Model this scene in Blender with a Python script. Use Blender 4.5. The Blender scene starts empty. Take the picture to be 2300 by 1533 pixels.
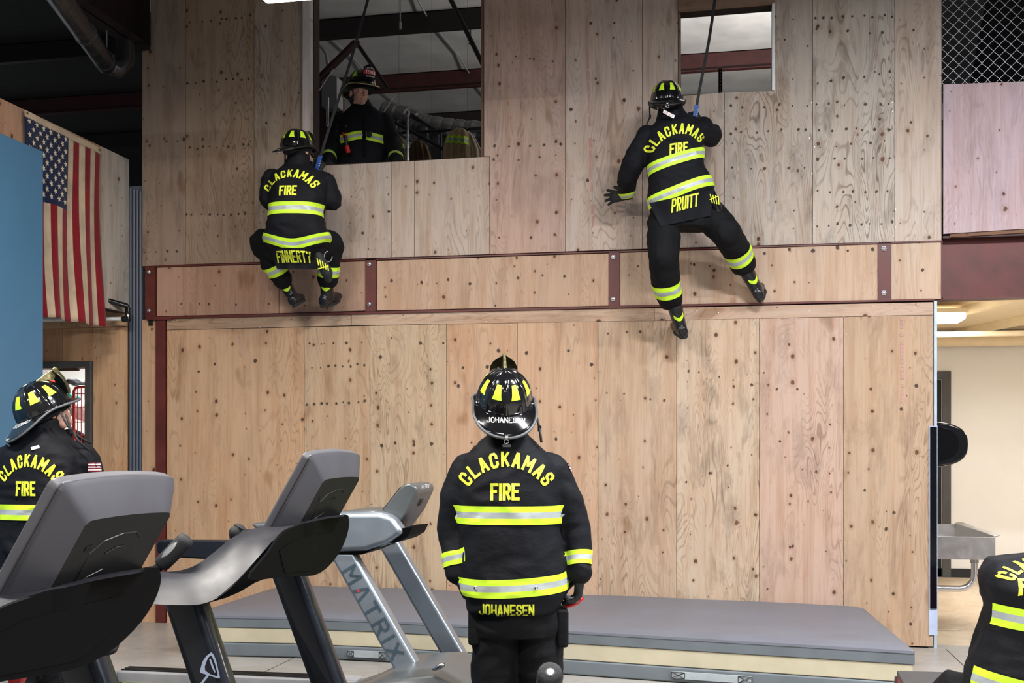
import bpy, bmesh, math, random
from mathutils import Vector, Matrix, noise
from mathutils.bvhtree import BVHTree

random.seed(7)
SC = bpy.context.scene
COL = SC.collection
V = Vector
PI = math.pi

# ------------------------------------------------------------------ camera
F = 2500.0                       # focal length in pixels of the 2300 px wide frame
AL = math.atan(F / 12600.0)      # the camera is turned a little to the left of the wall's normal
CA, SA = math.cos(AL), math.sin(AL)
H = 1.46
cam = bpy.data.cameras.new('camera')
cam.sensor_width = 36.0
cam.lens = 36.0 * F / 2300.0
cam.shift_y = (1006 - 766.5) / 2300.0
cam.clip_end = 200
camo = bpy.data.objects.new("camera", cam)
camo.location = (0, 0, H)
camo.rotation_euler = (PI / 2, 0, AL)
COL.objects.link(camo)
SC.camera = camo

# ------------------------------------------------------------------ world, exposure, lights
SC.view_settings.view_transform = 'Standard'
SC.view_settings.look = 'None'
SC.view_settings.exposure = 0.0
SC.view_settings.gamma = 1.0
SC.view_settings.use_curve_mapping = False
w = bpy.data.worlds.new('hall_air')
SC.world = w
w.use_nodes = True
w.node_tree.nodes['Background'].inputs[0].default_value = (0.86, 0.92, 1.0, 1)
w.node_tree.nodes['Background'].inputs[1].default_value = 0.24


def area(name, loc, target, sx, sy, power, col=(1, 1, 1), spread=PI):
    l = bpy.data.lights.new(name, 'AREA')
    l.shape = 'RECTANGLE'
    l.size, l.size_y = sx, sy
    l.energy = power
    l.color = col
    l.spread = spread
    o = bpy.data.objects.new(name, l)
    o.location = loc
    o.rotation_euler = (V(target) - V(loc)).to_track_quat('-Z', 'Y').to_euler()
    COL.objects.link(o)
    return o


# tube fixtures of the hall: (x, y, z, watts)
FIXTURES = [(-2.30, 6.62, 4.365, 20), (-2.9, 3.4, 4.55, 290), (1.3, 4.2, 4.9, 400), (4.2, 4.6, 4.9, 330),
            (-0.6, 0.8, 4.4, 165), (-4.2, -0.6, 4.4, 70), (2.6, -1.2, 4.8, 190)]
for (x, y, z, p) in FIXTURES:
    area('tube_light', (x, y, z - 0.075), (x, y, 0), 1.2, 0.2, p, (1.0, 0.95, 0.88) if x < 1 else (0.95, 0.97, 1.0))
area('loft_light', (1.15, 11.9, 4.5), (0.2, 12.9, 6.6), 0.9, 0.5, 190, (1, 0.97, 0.92))
area('far_room_light', (1.95, 10.9, 2.62), (2.1, 10.9, 0), 1.2, 0.5, 52, (1, 0.98, 0.95))
area('far_room_light', (4.2, 11.2, 2.62), (4.2, 11.2, 0), 1.2, 0.5, 66, (1, 0.98, 0.95))
area('side_room_light', (-6.3, 10.2, 2.9), (-6.3, 10.2, 0), 1.0, 0.8, 130, (1, 1, 1))


def at(px, py, d):
    """world point seen at pixel (px, py) at distance d along the camera axis"""
    x = (px - 1150) / F * d
    return V((x * CA - d * SA, x * SA + d * CA, H - (py - 1006) / F * d))


def onY(px, py, Y):
    p = at(px, py, 1.0)
    return at(px, py, Y / p.y)


def onX(px, py, X):
    p = at(px, py, 1.0)
    return at(px, py, X / p.x)


def onZ(px, py, Z):
    return at(px, py, (H - Z) * F / (py - 1006))


# ------------------------------------------------------------------ materials
class NT:
    def __init__(s, name):
        s.m = bpy.data.materials.new(name)
        s.m.use_nodes = True
        s.t = s.m.node_tree
        s.b = s.t.nodes['Principled BSDF']

    def n(s, typ, **kw):
        nd = s.t.nodes.new(typ)
        for k, v in kw.items():
            setattr(nd, k, v)
        return nd

    def l(s, a, b):
        s.t.links.new(a, b)

    def set(s, sock, v):
        if isinstance(v, (int, float)):
            sock.default_value = v
        elif isinstance(v, tuple):
            sock.default_value = v if len(v) != 3 or sock.type == 'VECTOR' else v + (1,)
        else:
            s.l(v, sock)

    def math(s, op, a, b=0.0, clamp=False):
        nd = s.n('ShaderNodeMath', operation=op, use_clamp=clamp)
        s.set(nd.inputs[0], a)
        s.set(nd.inputs[1], b)
        return nd.outputs[0]

    def mix(s, f, a, b, mode='MIX'):
        nd = s.n('ShaderNodeMix', data_type='RGBA', blend_type=mode)
        s.set(nd.inputs[0], f)
        s.set(nd.inputs[6], a)
        s.set(nd.inputs[7], b)
        return nd.outputs[2]

    def mr(s, v, a, b, c=0.0, d=1.0, smooth=False):
        nd = s.n('ShaderNodeMapRange')
        if smooth:
            nd.interpolation_type = 'SMOOTHSTEP'
        s.set(nd.inputs[0], v)
        for i, k in enumerate((a, b, c, d)):
            s.set(nd.inputs[i + 1], k)
        return nd.outputs[0]

    def mapping(s, v, scale=(1, 1, 1), loc=(0, 0, 0)):
        nd = s.n('ShaderNodeMapping')
        s.l(v, nd.inputs[0])
        nd.inputs[1].default_value = loc
        nd.inputs[3].default_value = scale
        return nd.outputs[0]

    def noise(s, v, scale, detail=2.0, rough=0.5, dist=0.0):
        nd = s.n('ShaderNodeTexNoise')
        s.l(v, nd.inputs['Vector'])
        nd.inputs['Scale'].default_value = scale
        nd.inputs['Detail'].default_value = detail
        nd.inputs['Roughness'].default_value = rough
        nd.inputs['Distortion'].default_value = dist
        return nd.outputs[0]

    def bump(s, h, strength=0.2, dist=0.01):
        nd = s.n('ShaderNodeBump')
        nd.inputs['Strength'].default_value = strength
        nd.inputs['Distance'].default_value = dist
        s.l(h, nd.inputs['Height'])
        s.l(nd.outputs[0], s.b.inputs['Normal'])

    def coord(s):
        return s.n('ShaderNodeTexCoord').outputs['Object']


def plain(name, col, rough=0.5, metal=0.0, var=0.12, nscale=9.0, bump=0.0, bscale=60.0, coat=0.0, spec=None):
    """painted, woven or moulded surface: colour with slight unevenness and fine relief"""
    t = NT(name)
    co = t.coord()
    n = t.noise(co, nscale, 4.0, 0.6)
    f = t.mr(n, 0.3, 0.7, 1.0 - var, 1.0 + var)
    c = t.n('ShaderNodeVectorMath', operation='SCALE')
    c.inputs[0].default_value = col[:3]
    t.l(f, c.inputs[3])
    t.l(c.outputs[0], t.b.inputs['Base Color'])
    t.l(t.mr(n, 0.3, 0.7, max(rough - 0.06, 0.02), min(rough + 0.06, 1.0)), t.b.inputs['Roughness'])
    t.b.inputs['Metallic'].default_value = metal
    t.b.inputs['Coat Weight'].default_value = coat
    if spec is not None:
        t.b.inputs['Specular IOR Level'].default_value = spec
    if bump:
        t.bump(t.noise(co, bscale, 3.0, 0.6), bump, 0.004)
    return t.m


def plywood():
    t = NT('plywood')
    oi = t.n('ShaderNodeObjectInfo')
    co = t.coord()
    off = t.n('ShaderNodeVectorMath', operation='SCALE')
    off.inputs[0].default_value = (37.0, 0.0, 53.0)
    t.l(oi.outputs['Random'], off.inputs[3])
    ad = t.n('ShaderNodeVectorMath', operation='ADD')
    t.l(co, ad.inputs[0])
    t.l(off.outputs[0], ad.inputs[1])
    flat = t.n('ShaderNodeVectorMath', operation='MULTIPLY')
    t.l(ad.outputs[0], flat.inputs[0])
    flat.inputs[1].default_value = (1, 0, 1)
    p = flat.outputs[0]
    grey = oi.outputs['Alpha']
    # knots
    vor = t.n('ShaderNodeTexVoronoi', voronoi_dimensions='2D')
    sx = t.n('ShaderNodeSeparateXYZ')
    t.l(p, sx.inputs[0])
    cx = t.n('ShaderNodeCombineXYZ')
    t.l(sx.outputs[0], cx.inputs[0])
    t.l(t.math('MULTIPLY', sx.outputs[2], 0.8), cx.inputs[1])
    t.l(cx.outputs[0], vor.inputs['Vector'])
    vor.inputs['Scale'].default_value = 6.6
    vor.inputs['Randomness'].default_value = 0.9
    d = t.math('ADD', vor.outputs['Distance'], t.mr(t.noise(p, 70, 2.0), 0.3, 0.7, -0.016, 0.016))
    sep = t.n('ShaderNodeSeparateColor')
    t.l(vor.outputs['Color'], sep.inputs[0])
    rad = t.mr(t.math('POWER', sep.outputs[0], 4.0), 0.01, 1.0, 0.018, 0.100)
    has = t.math('GREATER_THAN', sep.outputs[0], 0.40)
    q = t.math('DIVIDE', d, rad)
    knot = t.math('MULTIPLY', t.mr(q, 0.75, 1.1, 1.0, 0.0), has)
    halo = t.math('MULTIPLY', t.mr(q, 1.0, 3.0, 1.0, 0.0, True), has)
    # grain: growth-ring contours, bent round the knots
    n = t.noise(t.mapping(p, (3.6, 1, 0.55)), 1.0, 2.2, 0.5, 0.5)
    n2 = t.math('ADD', n, t.math('MULTIPLY', halo, 0.055))
    rings = t.math('SINE', t.math('MULTIPLY', n2, 270.0))
    rings = t.mr(rings, 0.55, 1.0, 0.0, 1.0)
    fibre = t.noise(t.mapping(p, (1, 1, 0.028)), 75.0, 3.0, 0.65)
    streak = t.noise(t.mapping(p, (1, 1, 0.07)), 13.0, 3.0, 0.6)
    blotch = t.noise(t.mapping(p, (1, 1, 0.35)), 3.2, 4.0, 0.62)
    stain = t.noise(t.mapping(p, (1, 1, 0.28), (9, 0, 4)), 6.5, 5.0, 0.7, 0.4)
    mask = t.mr(t.noise(t.mapping(p, (1, 1, 0.3), (3, 0, 8)), 2.2, 2.0), 0.40, 0.62)
    base = oi.outputs['Color']
    c = t.mix(t.mr(blotch, 0.35, 0.65, 0.0, 0.55), base, t.mix(1.0, base, (1.05, 0.93, 0.82), 'MULTIPLY'))
    c = t.mix(t.mr(streak, 0.46, 0.70, 0.0, 0.60), c, t.mix(1.0, c, (0.74, 0.62, 0.52), 'MULTIPLY'))
    c = t.mix(t.mr(fibre, 0.5, 0.72, 0.0, 0.38), c, t.mix(1.0, c, (0.62, 0.53, 0.46), 'MULTIPLY'))
    rs = t.math('MULTIPLY', t.math('MULTIPLY', rings, mask), t.mr(grey, 0.0, 1.0, 0.28, 0.95))
    c = t.mix(rs, c, t.mix(1.0, c, (0.42, 0.36, 0.32), 'MULTIPLY'))
    st = t.math('MULTIPLY', t.mr(stain, 0.50, 0.66), t.mr(grey, 0.0, 1.0, 0.22, 0.75))
    c = t.mix(st, c, t.mix(1.0, c, (0.48, 0.46, 0.45), 'MULTIPLY'))
    c = t.mix(t.math('MULTIPLY', halo, 0.28), c, t.mix(1.0, c, (0.68, 0.48, 0.36), 'MULTIPLY'))
    spot = t.noise(t.mapping(p, (1, 1, 0.4), (21, 0, 2)), 5.0, 2.0, 0.5)
    c = t.mix(t.mr(spot, 0.66, 0.73, 0.0, 0.6), c, t.mix(1.0, c, (0.55, 0.42, 0.30), 'MULTIPLY'))
    core = t.mix(sep.outputs[1], (0.030, 0.014, 0.008), (0.12, 0.052, 0.030))
    c = t.mix(t.math('MULTIPLY', knot, 0.9), c, core)
    t.l(c, t.b.inputs['Base Color'])
    t.b.inputs['Roughness'].default_value = 0.72
    t.b.inputs['Specular IOR Level'].default_value = 0.25
    hh = t.math('ADD', t.math('MULTIPLY', fibre, 0.6), t.math('MULTIPLY', knot, -0.8))
    t.bump(hh, 0.25, 0.003)
    return t.m


def emis(name, col, s):
    t = NT(name)
    t.b.inputs['Base Color'].default_value = (0.9, 0.9, 0.9, 1)
    t.b.inputs['Emission Color'].default_value = col + (1,)
    t.b.inputs['Emission Strength'].default_value = s
    t.l(t.mr(t.noise(t.coord(), 4.0), 0.3, 0.7, 0.3, 0.4), t.b.inputs['Roughness'])
    return t.m


def concrete(name, a, b, rough):
    t = NT(name)
    co = t.coord()
    n = t.noise(co, 1.1, 6.0, 0.62, 0.4)
    m = t.noise(t.mapping(co, (1, 1, 1), (5, 3, 0)), 6.0, 5.0, 0.65)
    c = t.mix(t.mr(n, 0.35, 0.65), a, b)
    c = t.mix(t.mr(m, 0.50, 0.75, 0.0, 0.45), c, t.mix(1.0, c, (0.62, 0.60, 0.58), 'MULTIPLY'))
    t.l(c, t.b.inputs['Base Color'])
    t.l(t.mr(m, 0.3, 0.7, rough - 0.12, rough + 0.12), t.b.inputs['Roughness'])
    return t.m


def fabric(name, col, rough=0.85, sheen=0.15):
    t = NT(name)
    co = t.coord()
    n = t.noise(co, 5.0, 4.0, 0.6)
    c = t.mix(t.mr(n, 0.35, 0.7), col, tuple(min(1, k * 1.5) for k in col))
    t.l(c, t.b.inputs['Base Color'])
    t.b.inputs['Roughness'].default_value = rough
    t.b.inputs['Sheen Weight'].default_value = sheen
    t.b.inputs['Specular IOR Level'].default_value = 0.16
    wv = t.noise(co, 420.0, 2.0, 0.5)
    sm = t.noise(t.mapping(co, (1, 1, 1.6)), 16.0, 5.0, 0.6)
    t.bump(t.math('ADD', t.math('MULTIPLY', wv, 0.12), sm), 0.35, 0.012)
    return t.m


M = {}
M['ply'] = plywood()
M['core'] = plain('dark_stud_core', (0.03, 0.018, 0.012), 0.9)
M['plyedge'] = plain('sawn_edge', (0.42, 0.32, 0.24), 0.8, var=0.25, nscale=30)
M['redsteel'] = plain('oxide_red_paint', (0.105, 0.018, 0.014), 0.45, var=0.25, nscale=6)
M['dimred'] = plain('shaded_red_primer', (0.014, 0.005, 0.005), 0.6)  # red primer darkened to carry the shade under the hall roof
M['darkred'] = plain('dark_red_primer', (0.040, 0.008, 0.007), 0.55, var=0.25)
M['zinc'] = plain('zinc_plated_steel', (0.55, 0.56, 0.58), 0.35, 0.9)
M['chrome'] = plain('polished_steel', (0.70, 0.70, 0.72), 0.18, 1.0, var=0.06)
M['stainless'] = plain('brushed_stainless', (0.52, 0.50, 0.48), 0.34, 1.0, var=0.12)
M['black'] = plain('black_plastic', (0.008, 0.008, 0.010), 0.42)
M['blackgloss'] = plain('black_gloss_plastic', (0.006, 0.006, 0.008), 0.12, var=0.05)
M['rubber'] = plain('black_rubber', (0.014, 0.014, 0.016), 0.75, bump=0.3, bscale=150)
M['tdark'] = plain('charcoal_plastic', (0.0095, 0.009, 0.009), 0.6, spec=0.3)
M['shell'] = plain('black_moulded_shell', (0.0025, 0.0025, 0.003), 0.55, var=0.04, spec=0.05)
M['ribbon'] = plain('graphite_satin_paint', (0.017, 0.017, 0.022), 0.46, var=0.05, bump=0.05, bscale=700, spec=0.38)
M['tgrey'] = plain('grey_satin_plastic', (0.058, 0.057, 0.068), 0.56, var=0.05, bump=0.06, bscale=700)
M['tgrey2'] = plain('light_grey_satin_plastic', (0.095, 0.093, 0.104), 0.40, var=0.05)
M['tblue'] = plain('dark_blue_black_metallic', (0.010, 0.013, 0.021), 0.33, 0.3, coat=0.3)
M['silver'] = plain('silver_metallic_paint', (0.34, 0.39, 0.45), 0.34, 0.75, var=0.05)
M['silverdk'] = plain('graphite_metallic_paint', (0.115, 0.125, 0.13), 0.36, 0.4, var=0.05)
M['decalblue'] = plain('pale_grey_blue_print', (0.42, 0.49, 0.66), 0.4)
M['decaldark'] = plain('slate_print', (0.045, 0.07, 0.09), 0.4)
M['decalwhite'] = plain('white_print', (0.80, 0.80, 0.80), 0.45, var=0.04)
M['decalred'] = plain('red_print', (0.55, 0.03, 0.04), 0.4)
M['matgrey'] = plain('grey_vinyl', (0.148, 0.156, 0.188), 0.48, var=0.08, nscale=3, bump=0.12, bscale=25)
M['matside'] = plain('slate_vinyl', (0.125, 0.145, 0.160), 0.5, var=0.12, nscale=4)
M['matcream'] = plain('cream_vinyl', (0.47, 0.42, 0.30), 0.55, var=0.1, nscale=4)
M['webbing'] = plain('pale_grey_webbing', (0.34, 0.38, 0.40), 0.8, bump=0.4, bscale=300)
M['blue'] = plain('blue_wall_paint', (0.060, 0.165, 0.285), 0.42, var=0.04, nscale=2)
M['flagred'] = fabric('red_bunting', (0.17, 0.006, 0.012))
M['flagwhite'] = fabric('white_bunting', (0.42, 0.33, 0.23))
M['paleduck'] = fabric('pale_canvas', (0.55, 0.47, 0.36))
M['shieldback'] = plain('dark_leather_shield', (0.05, 0.045, 0.018), 0.4, 0.3, var=0.4, nscale=30)
M['chalk'] = plain('red_chalk', (0.47, 0.26, 0.22), 0.8)
M['knot'] = plain('dark_knot', (0.060, 0.036, 0.024), 0.7, var=0.5, nscale=60)
M['flagblue'] = fabric('navy_bunting', (0.008, 0.014, 0.042))
M['column'] = plain('blue_grey_steel', (0.085, 0.10, 0.135), 0.45)
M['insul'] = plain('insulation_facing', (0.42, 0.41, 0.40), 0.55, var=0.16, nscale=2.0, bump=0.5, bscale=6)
M['ceildark'] = plain('unlit_shade', (0.008, 0.008, 0.008), 0.8)  # shade of the unlit roof and far depths, put into the colour
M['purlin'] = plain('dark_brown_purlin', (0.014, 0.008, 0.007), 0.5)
M['greysteel'] = plain('grey_painted_steel', (0.24, 0.24, 0.25), 0.5)
M['wiremesh'] = plain('bright_galvanised_wire', (0.78, 0.78, 0.84), 0.4, 0.2)
M['duct'] = plain('foil_duct', (0.24, 0.24, 0.25), 0.28, 0.9, bump=0.6, bscale=14)
M['ductdark'] = plain('dark_spiral_duct', (0.10, 0.10, 0.105), 0.25, 0.8)
M['cream'] = plain('cream_wall_paint', (0.78, 0.755, 0.71), 0.6, var=0.03, nscale=1.5)
M['creamceil'] = plain('cream_ceiling_paint', (0.80, 0.66, 0.44), 0.6, var=0.05)
M['white'] = plain('white_wall_paint', (0.80, 0.82, 0.80), 0.6, var=0.03)
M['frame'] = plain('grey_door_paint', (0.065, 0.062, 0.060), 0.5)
M['jambblue'] = plain('galvanised_jamb', (0.46, 0.54, 0.62), 0.42, 0.3)
M['basebd'] = plain('black_base', (0.010, 0.010, 0.012), 0.4)
M['floor'] = concrete('polished_concrete', (0.40, 0.375, 0.345), (0.30, 0.275, 0.25), 0.36)
M['floor2'] = concrete('tan_concrete', (0.62, 0.50, 0.36), (0.50, 0.38, 0.25), 0.34)
M['tube'] = emis('tube_diffuser', (1.0, 0.97, 0.92), 5.0)
M['roomlamp'] = emis('room_lamp_diffuser', (1.0, 0.92, 0.78), 4.0)
M['coat'] = fabric('black_turnout_cloth', (0.0052, 0.0056, 0.0078), 0.7, 0.0)
M['trouser'] = fabric('black_trouser_cloth', (0.0045, 0.0048, 0.0058), 0.75, 0.0)
M['knit'] = fabric('black_knit', (0.005, 0.005, 0.006), 0.95, 0.1)
M['lime'] = plain('lime_reflective_tape', (0.58, 0.88, 0.03), 0.55, var=0.05, bump=0.1, bscale=90)
M['limetext'] = plain('yellow_green_lettering', (0.80, 0.87, 0.05), 0.55, var=0.04)
M['retro'] = plain('silver_reflective_tape', (0.40, 0.44, 0.45), 0.42, 0.15, var=0.14, nscale=14)
M['skin'] = plain('skin', (0.50, 0.26, 0.19), 0.5, var=0.08, nscale=14)
M['hair'] = plain('short_dark_hair', (0.035, 0.022, 0.016), 0.8, bump=0.6, bscale=200)
M['helm'] = plain('black_helmet_shell', (0.006, 0.006, 0.007), 0.11, var=0.03, coat=0.5)
M['trim'] = plain('grey_rubber_edge', (0.085, 0.09, 0.10), 0.5)
M['brass'] = plain('aged_brass', (0.50, 0.44, 0.22), 0.35, 0.9, var=0.4, nscale=40)
M['boot'] = plain('black_boot_leather', (0.008, 0.008, 0.010), 0.28, bump=0.25, bscale=40)
M['glove'] = plain('black_glove_leather', (0.010, 0.012, 0.013), 0.7, bump=0.4, bscale=60)
M['strapblack'] = plain('black_strap', (0.012, 0.012, 0.013), 0.7)
M['strapblue'] = plain('blue_strap', (0.01, 0.09, 0.42), 0.5)
M['red'] = plain('red_plastic', (0.55, 0.012, 0.012), 0.35, coat=0.3)
M['tan'] = fabric('tan_turnout_cloth', (0.33, 0.24, 0.14))
M['brown'] = fabric('brown_turnout_cloth', (0.13, 0.085, 0.045))
M['boxred'] = plain('crimson_vinyl', (0.30, 0.02, 0.03), 0.45)
M['boxtop'] = plain('dark_grey_nonslip_top', (0.055, 0.052, 0.053), 0.7, bump=0.3, bscale=80)
M['teal'] = plain('teal_bag', (0.06, 0.38, 0.28), 0.6)
M['eyewhite'] = plain('eye_white', (0.7, 0.68, 0.65), 0.25, var=0.02)
M['mirror'] = plain('smoked_glass', (0.004, 0.004, 0.005), 0.05, 0.0, var=0.02, coat=0.0, spec=0.3)
M['orange'] = plain('orange_reflective', (0.75, 0.12, 0.05), 0.5)


# ------------------------------------------------------------------ mesh builder
class MD:
    def __init__(s):
        s.v, s.f, s.m = [], [], []

    def add(s, vs, fs, mi=0):
        b = len(s.v)
        s.v += [V(p) for p in vs]
        s.f += [tuple(i + b for i in f) for f in fs]
        s.m += [mi] * len(fs)
        return s

    def join(s, o, mi=None):
        b = len(s.v)
        s.v += o.v
        s.f += [tuple(i + b for i in f) for f in o.f]
        s.m += o.m if mi is None else [mi] * len(o.f)
        return s

    def box(s, c, d, R=None, mi=0):
        c = V(c)
        hx, hy, hz = d[0] / 2, d[1] / 2, d[2] / 2
        vs = []
        for x, y, z in ((-1, -1, -1), (1, -1, -1), (1, 1, -1), (-1, 1, -1), (-1, -1, 1), (1, -1, 1), (1, 1, 1), (-1, 1, 1)):
            p = V((x * hx, y * hy, z * hz))
            if R:
                p = R @ p
            vs.append(c + p)
        return s.add(vs, [(3, 2, 1, 0), (4, 5, 6, 7), (0, 1, 5, 4), (1, 2, 6, 5), (2, 3, 7, 6), (3, 0, 4, 7)], mi)

    def bb(s, a, b, mi=0):
        a, b = V(a), V(b)
        return s.box((a + b) / 2, [abs(b[i] - a[i]) for i in range(3)], None, mi)

    def loft(s, rings, mi=0, cap=True, closed=True):
        n = len(rings[0])
        vs = [p for r in rings for p in r]
        fs = []
        for i in range(len(rings) - 1):
            for j in range(n if closed else n - 1):
                k = (j + 1) % n
                fs.append((i * n + j, i * n + k, (i + 1) * n + k, (i + 1) * n + j))
        if cap and closed:
            fs.append(tuple(reversed(range(n))))
            fs.append(tuple((len(rings) - 1) * n + j for j in range(n)))
        return s.add(vs, fs, mi)

    def tube(s, pts, r, n=10, mi=0, cap=True):
        pts = [V(p) for p in pts]
        if not isinstance(r, (list, tuple)):
            r = [r] * len(pts)
        rings = []
        up = None
        for i, p in enumerate(pts):
            a = pts[max(i - 1, 0)]
            b = pts[min(i + 1, len(pts) - 1)]
            d = (b - a).normalized()
            if up is None:
                up = V((0, 0, 1)) if abs(d.z) < 0.9 else V((1, 0, 0))
            x = d.cross(up).normalized()
            up = x.cross(d).normalized()
            rings.append([p + (x * math.cos(t) + up * math.sin(t)) * r[i] for t in [2 * PI * k / n for k in range(n)]])
        return s.loft(rings, mi, cap)

    def cap(s, p0, r0, p1, r1, n=14):
        """rounded cone (capsule)"""
        p0, p1 = V(p0), V(p1)
        d = (p1 - p0)
        if d.length < 1e-5:
            return s.ball(p0, (r0, r0, r0))
        d.normalize()
        pts, rs = [], []
        for k in (-0.98, -0.8, -0.5, 0):
            pts.append(p0 + d * (k * r0))
            rs.append(r0 * math.sqrt(max(0, 1 - k * k)))
        for k in (0, 0.5, 0.8, 0.98):
            pts.append(p1 + d * (k * r1))
            rs.append(r1 * math.sqrt(max(0, 1 - k * k)))
        return s.tube(pts, rs, n)

    def chain(s, pts, rs, n=14):
        for i in range(len(pts) - 1):
            s.cap(pts[i], rs[i], pts[i + 1], rs[i + 1], n)
        return s

    def ball(s, c, r, R=None, nu=16, nv=10, mi=0):
        c = V(c)
        vs, fs = [], []
        for i in range(nv + 1):
            ph = -PI / 2 + PI * i / nv
            ph = max(-PI / 2 + 0.02, min(PI / 2 - 0.02, ph))
            for j in range(nu):
                th = 2 * PI * j / nu
                p = V((r[0] * math.cos(ph) * math.cos(th), r[1] * math.cos(ph) * math.sin(th), r[2] * math.sin(ph)))
                vs.append(c + (R @ p if R else p))
        for i in range(nv):
            for j in range(nu):
                k = (j + 1) % nu
                fs.append((i * nu + j, i * nu + k, (i + 1) * nu + k, (i + 1) * nu + j))
        fs.append(tuple(reversed(range(nu))))
        fs.append(tuple(nv * nu + j for j in range(nu)))
        return s.add(vs, fs, mi)

    def prism(s, poly, off, mi=0):
        """closed polygon (3-D points) pushed along off"""
        off = V(off)
        return s.loft([[V(p) for p in poly], [V(p) + off for p in poly]], mi)

    def xf(s, m):
        s.v = [m @ p for p in s.v]
        return s

    def bvh(s):
        return BVHTree.FromPolygons(s.v, s.f)


def mesh_of(name, md, mats, shift):
    me = bpy.data.meshes.new(name)
    me.from_pydata([p - shift for p in md.v], [], md.f)
    for m in mats:
        me.materials.append(M[m] if isinstance(m, str) else m)
    if len(mats) > 1:
        me.polygons.foreach_set('material_index', md.m)
    bm = bmesh.new()
    bm.from_mesh(me)
    bmesh.ops.recalc_face_normals(bm, faces=bm.faces)
    bm.to_mesh(me)
    bm.free()
    return me


def rootloc(o):
    while o.parent:
        o = o.parent
    return V(o.location)


def tag(o, label=None, cat=None, group=None, kind=None):
    if label:
        o['label'] = label
    if cat:
        o['category'] = cat
    if group:
        o['group'] = group
    if kind:
        o['kind'] = kind
    return o


def T(name, label, cat, loc, group=None):
    o = bpy.data.objects.new(name, None)
    o.location = loc
    o.empty_display_size = 0.1
    COL.objects.link(o)
    return tag(o, label, cat, group)


def P(name, md, mats, parent=None, smooth=None, bevel=0, label=None, origin=None, kind=None, segs=2, solid=0):
    """one mesh object; with a parent it is a part of it"""
    if isinstance(mats, str):
        mats = [mats]
    if origin is None:
        origin = rootloc(parent) if parent else V((0, 0, 0))
    me = mesh_of(name, md, mats, V(origin))
    o = bpy.data.objects.new(name, me)
    COL.objects.link(o)
    if parent:
        o.parent = parent
        o.location = V(origin) - rootloc(parent)
    else:
        o.location = origin
    if smooth is not None:
        me.polygons.foreach_set('use_smooth', [True] * len(me.polygons))
        if smooth < 179:
            me.set_sharp_from_angle(angle=math.radians(smooth))
    if solid:
        s = o.modifiers.new('solid', 'SOLIDIFY')
        s.thickness = solid
        s.offset = -1
    if bevel:
        b = o.modifiers.new('bevel', 'BEVEL')
        b.width = bevel
        b.segments = segs
        b.limit_method = 'ANGLE'
        b.angle_limit = math.radians(35)
        me.polygons.foreach_set('use_smooth', [True] * len(me.polygons))
        b.harden_normals = False
        wn = o.modifiers.new('wn', 'WEIGHTED_NORMAL')
        wn.keep_sharp = False
    tag(o, label, None, None, kind)
    return o


def top(name, label, cat, md, mats, loc, group=None, **kw):
    """a thing that is a single mesh"""
    o = P(name, md, mats, None, origin=loc, **kw)
    return tag(o, label, cat, group)


def remesh(md, vox, smooth=3, fac=0.6):
    me = bpy.data.meshes.new('tmp')
    me.from_pydata(md.v, [], md.f)
    bm = bmesh.new()
    bm.from_mesh(me)
    bmesh.ops.recalc_face_normals(bm, faces=bm.faces)
    bm.to_mesh(me)
    bm.free()
    o = bpy.data.objects.new('tmp', me)
    COL.objects.link(o)
    r = o.modifiers.new('r', 'REMESH')
    r.mode = 'VOXEL'
    r.voxel_size = vox
    if smooth:
        s = o.modifiers.new('s', 'SMOOTH')
        s.iterations = smooth
        s.factor = fac
    dg = bpy.context.evaluated_depsgraph_get()
    ev = o.evaluated_get(dg)
    m2 = ev.to_mesh()
    out = MD()
    out.v = [v.co.copy() for v in m2.vertices]
    out.f = [tuple(p.vertices) for p in m2.polygons]
    out.m = [0] * len(out.f)
    out.n = [v.normal.copy() for v in m2.vertices]
    ev.to_mesh_clear()
    bpy.data.objects.remove(o)
    bpy.data.meshes.remove(me)
    return out


def folds(md, amp=0.008, f=(7, 7, 11), seed=0.0, fine=0.35):
    so = V((seed * 3.1, seed * 1.7, seed * 5.3))
    for i, p in enumerate(md.v):
        q = V((p.x * f[0], p.y * f[1], p.z * f[2])) + so
        w1 = noise.noise_vector(q * 0.6) * 0.9
        a = 1 - abs(noise.noise(q + w1)) * 2.4
        b = noise.noise(q * 2.7 + w1 * 2)
        md.v[i] = p + md.n[i] * (amp * (a * 0.8 - 0.25) + amp * fine * b)
    return md

# ================================================================== THE SETTING
D = 8.57                         # plane of the plywood wall


def srgb(r, g, b):
    return tuple(((c / 255 + 0.055) / 1.055) ** 2.4 if c > 10 else c / 3295 for c in (r, g, b))


def W(px, py, Y=D):
    return onY(px, py, Y)


def inset(poly, g):
    n = len(poly)
    a = sum(poly[i][0] * poly[(i + 1) % n][1] - poly[(i + 1) % n][0] * poly[i][1] for i in range(n))
    s = 1 if a > 0 else -1
    out = []
    for i in range(n):
        p0, p1, p2 = V(poly[i - 1]), V(poly[i]), V(poly[(i + 1) % n])
        d1, d2 = (p1 - p0).normalized(), (p2 - p1).normalized()
        n1, n2 = V((-d1.y, d1.x)) * s, V((-d2.y, d2.x)) * s
        k = (n1 + n2)
        k = k / max(k.dot(n1), 0.2)
        out.append(p1 + k * g)
    return out


def slab(px, Y0, th, g=0.0015):
    """flat board whose outline is given as seen on the wall plane; front at Y0, th thick"""
    q = [W(x, y) for x, y in px]
    q = inset([(p.x, p.z) for p in q], g)
    md = MD()
    md.prism([(p.x, Y0, p.y) for p in q], (0, th, 0))
    return md


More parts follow.
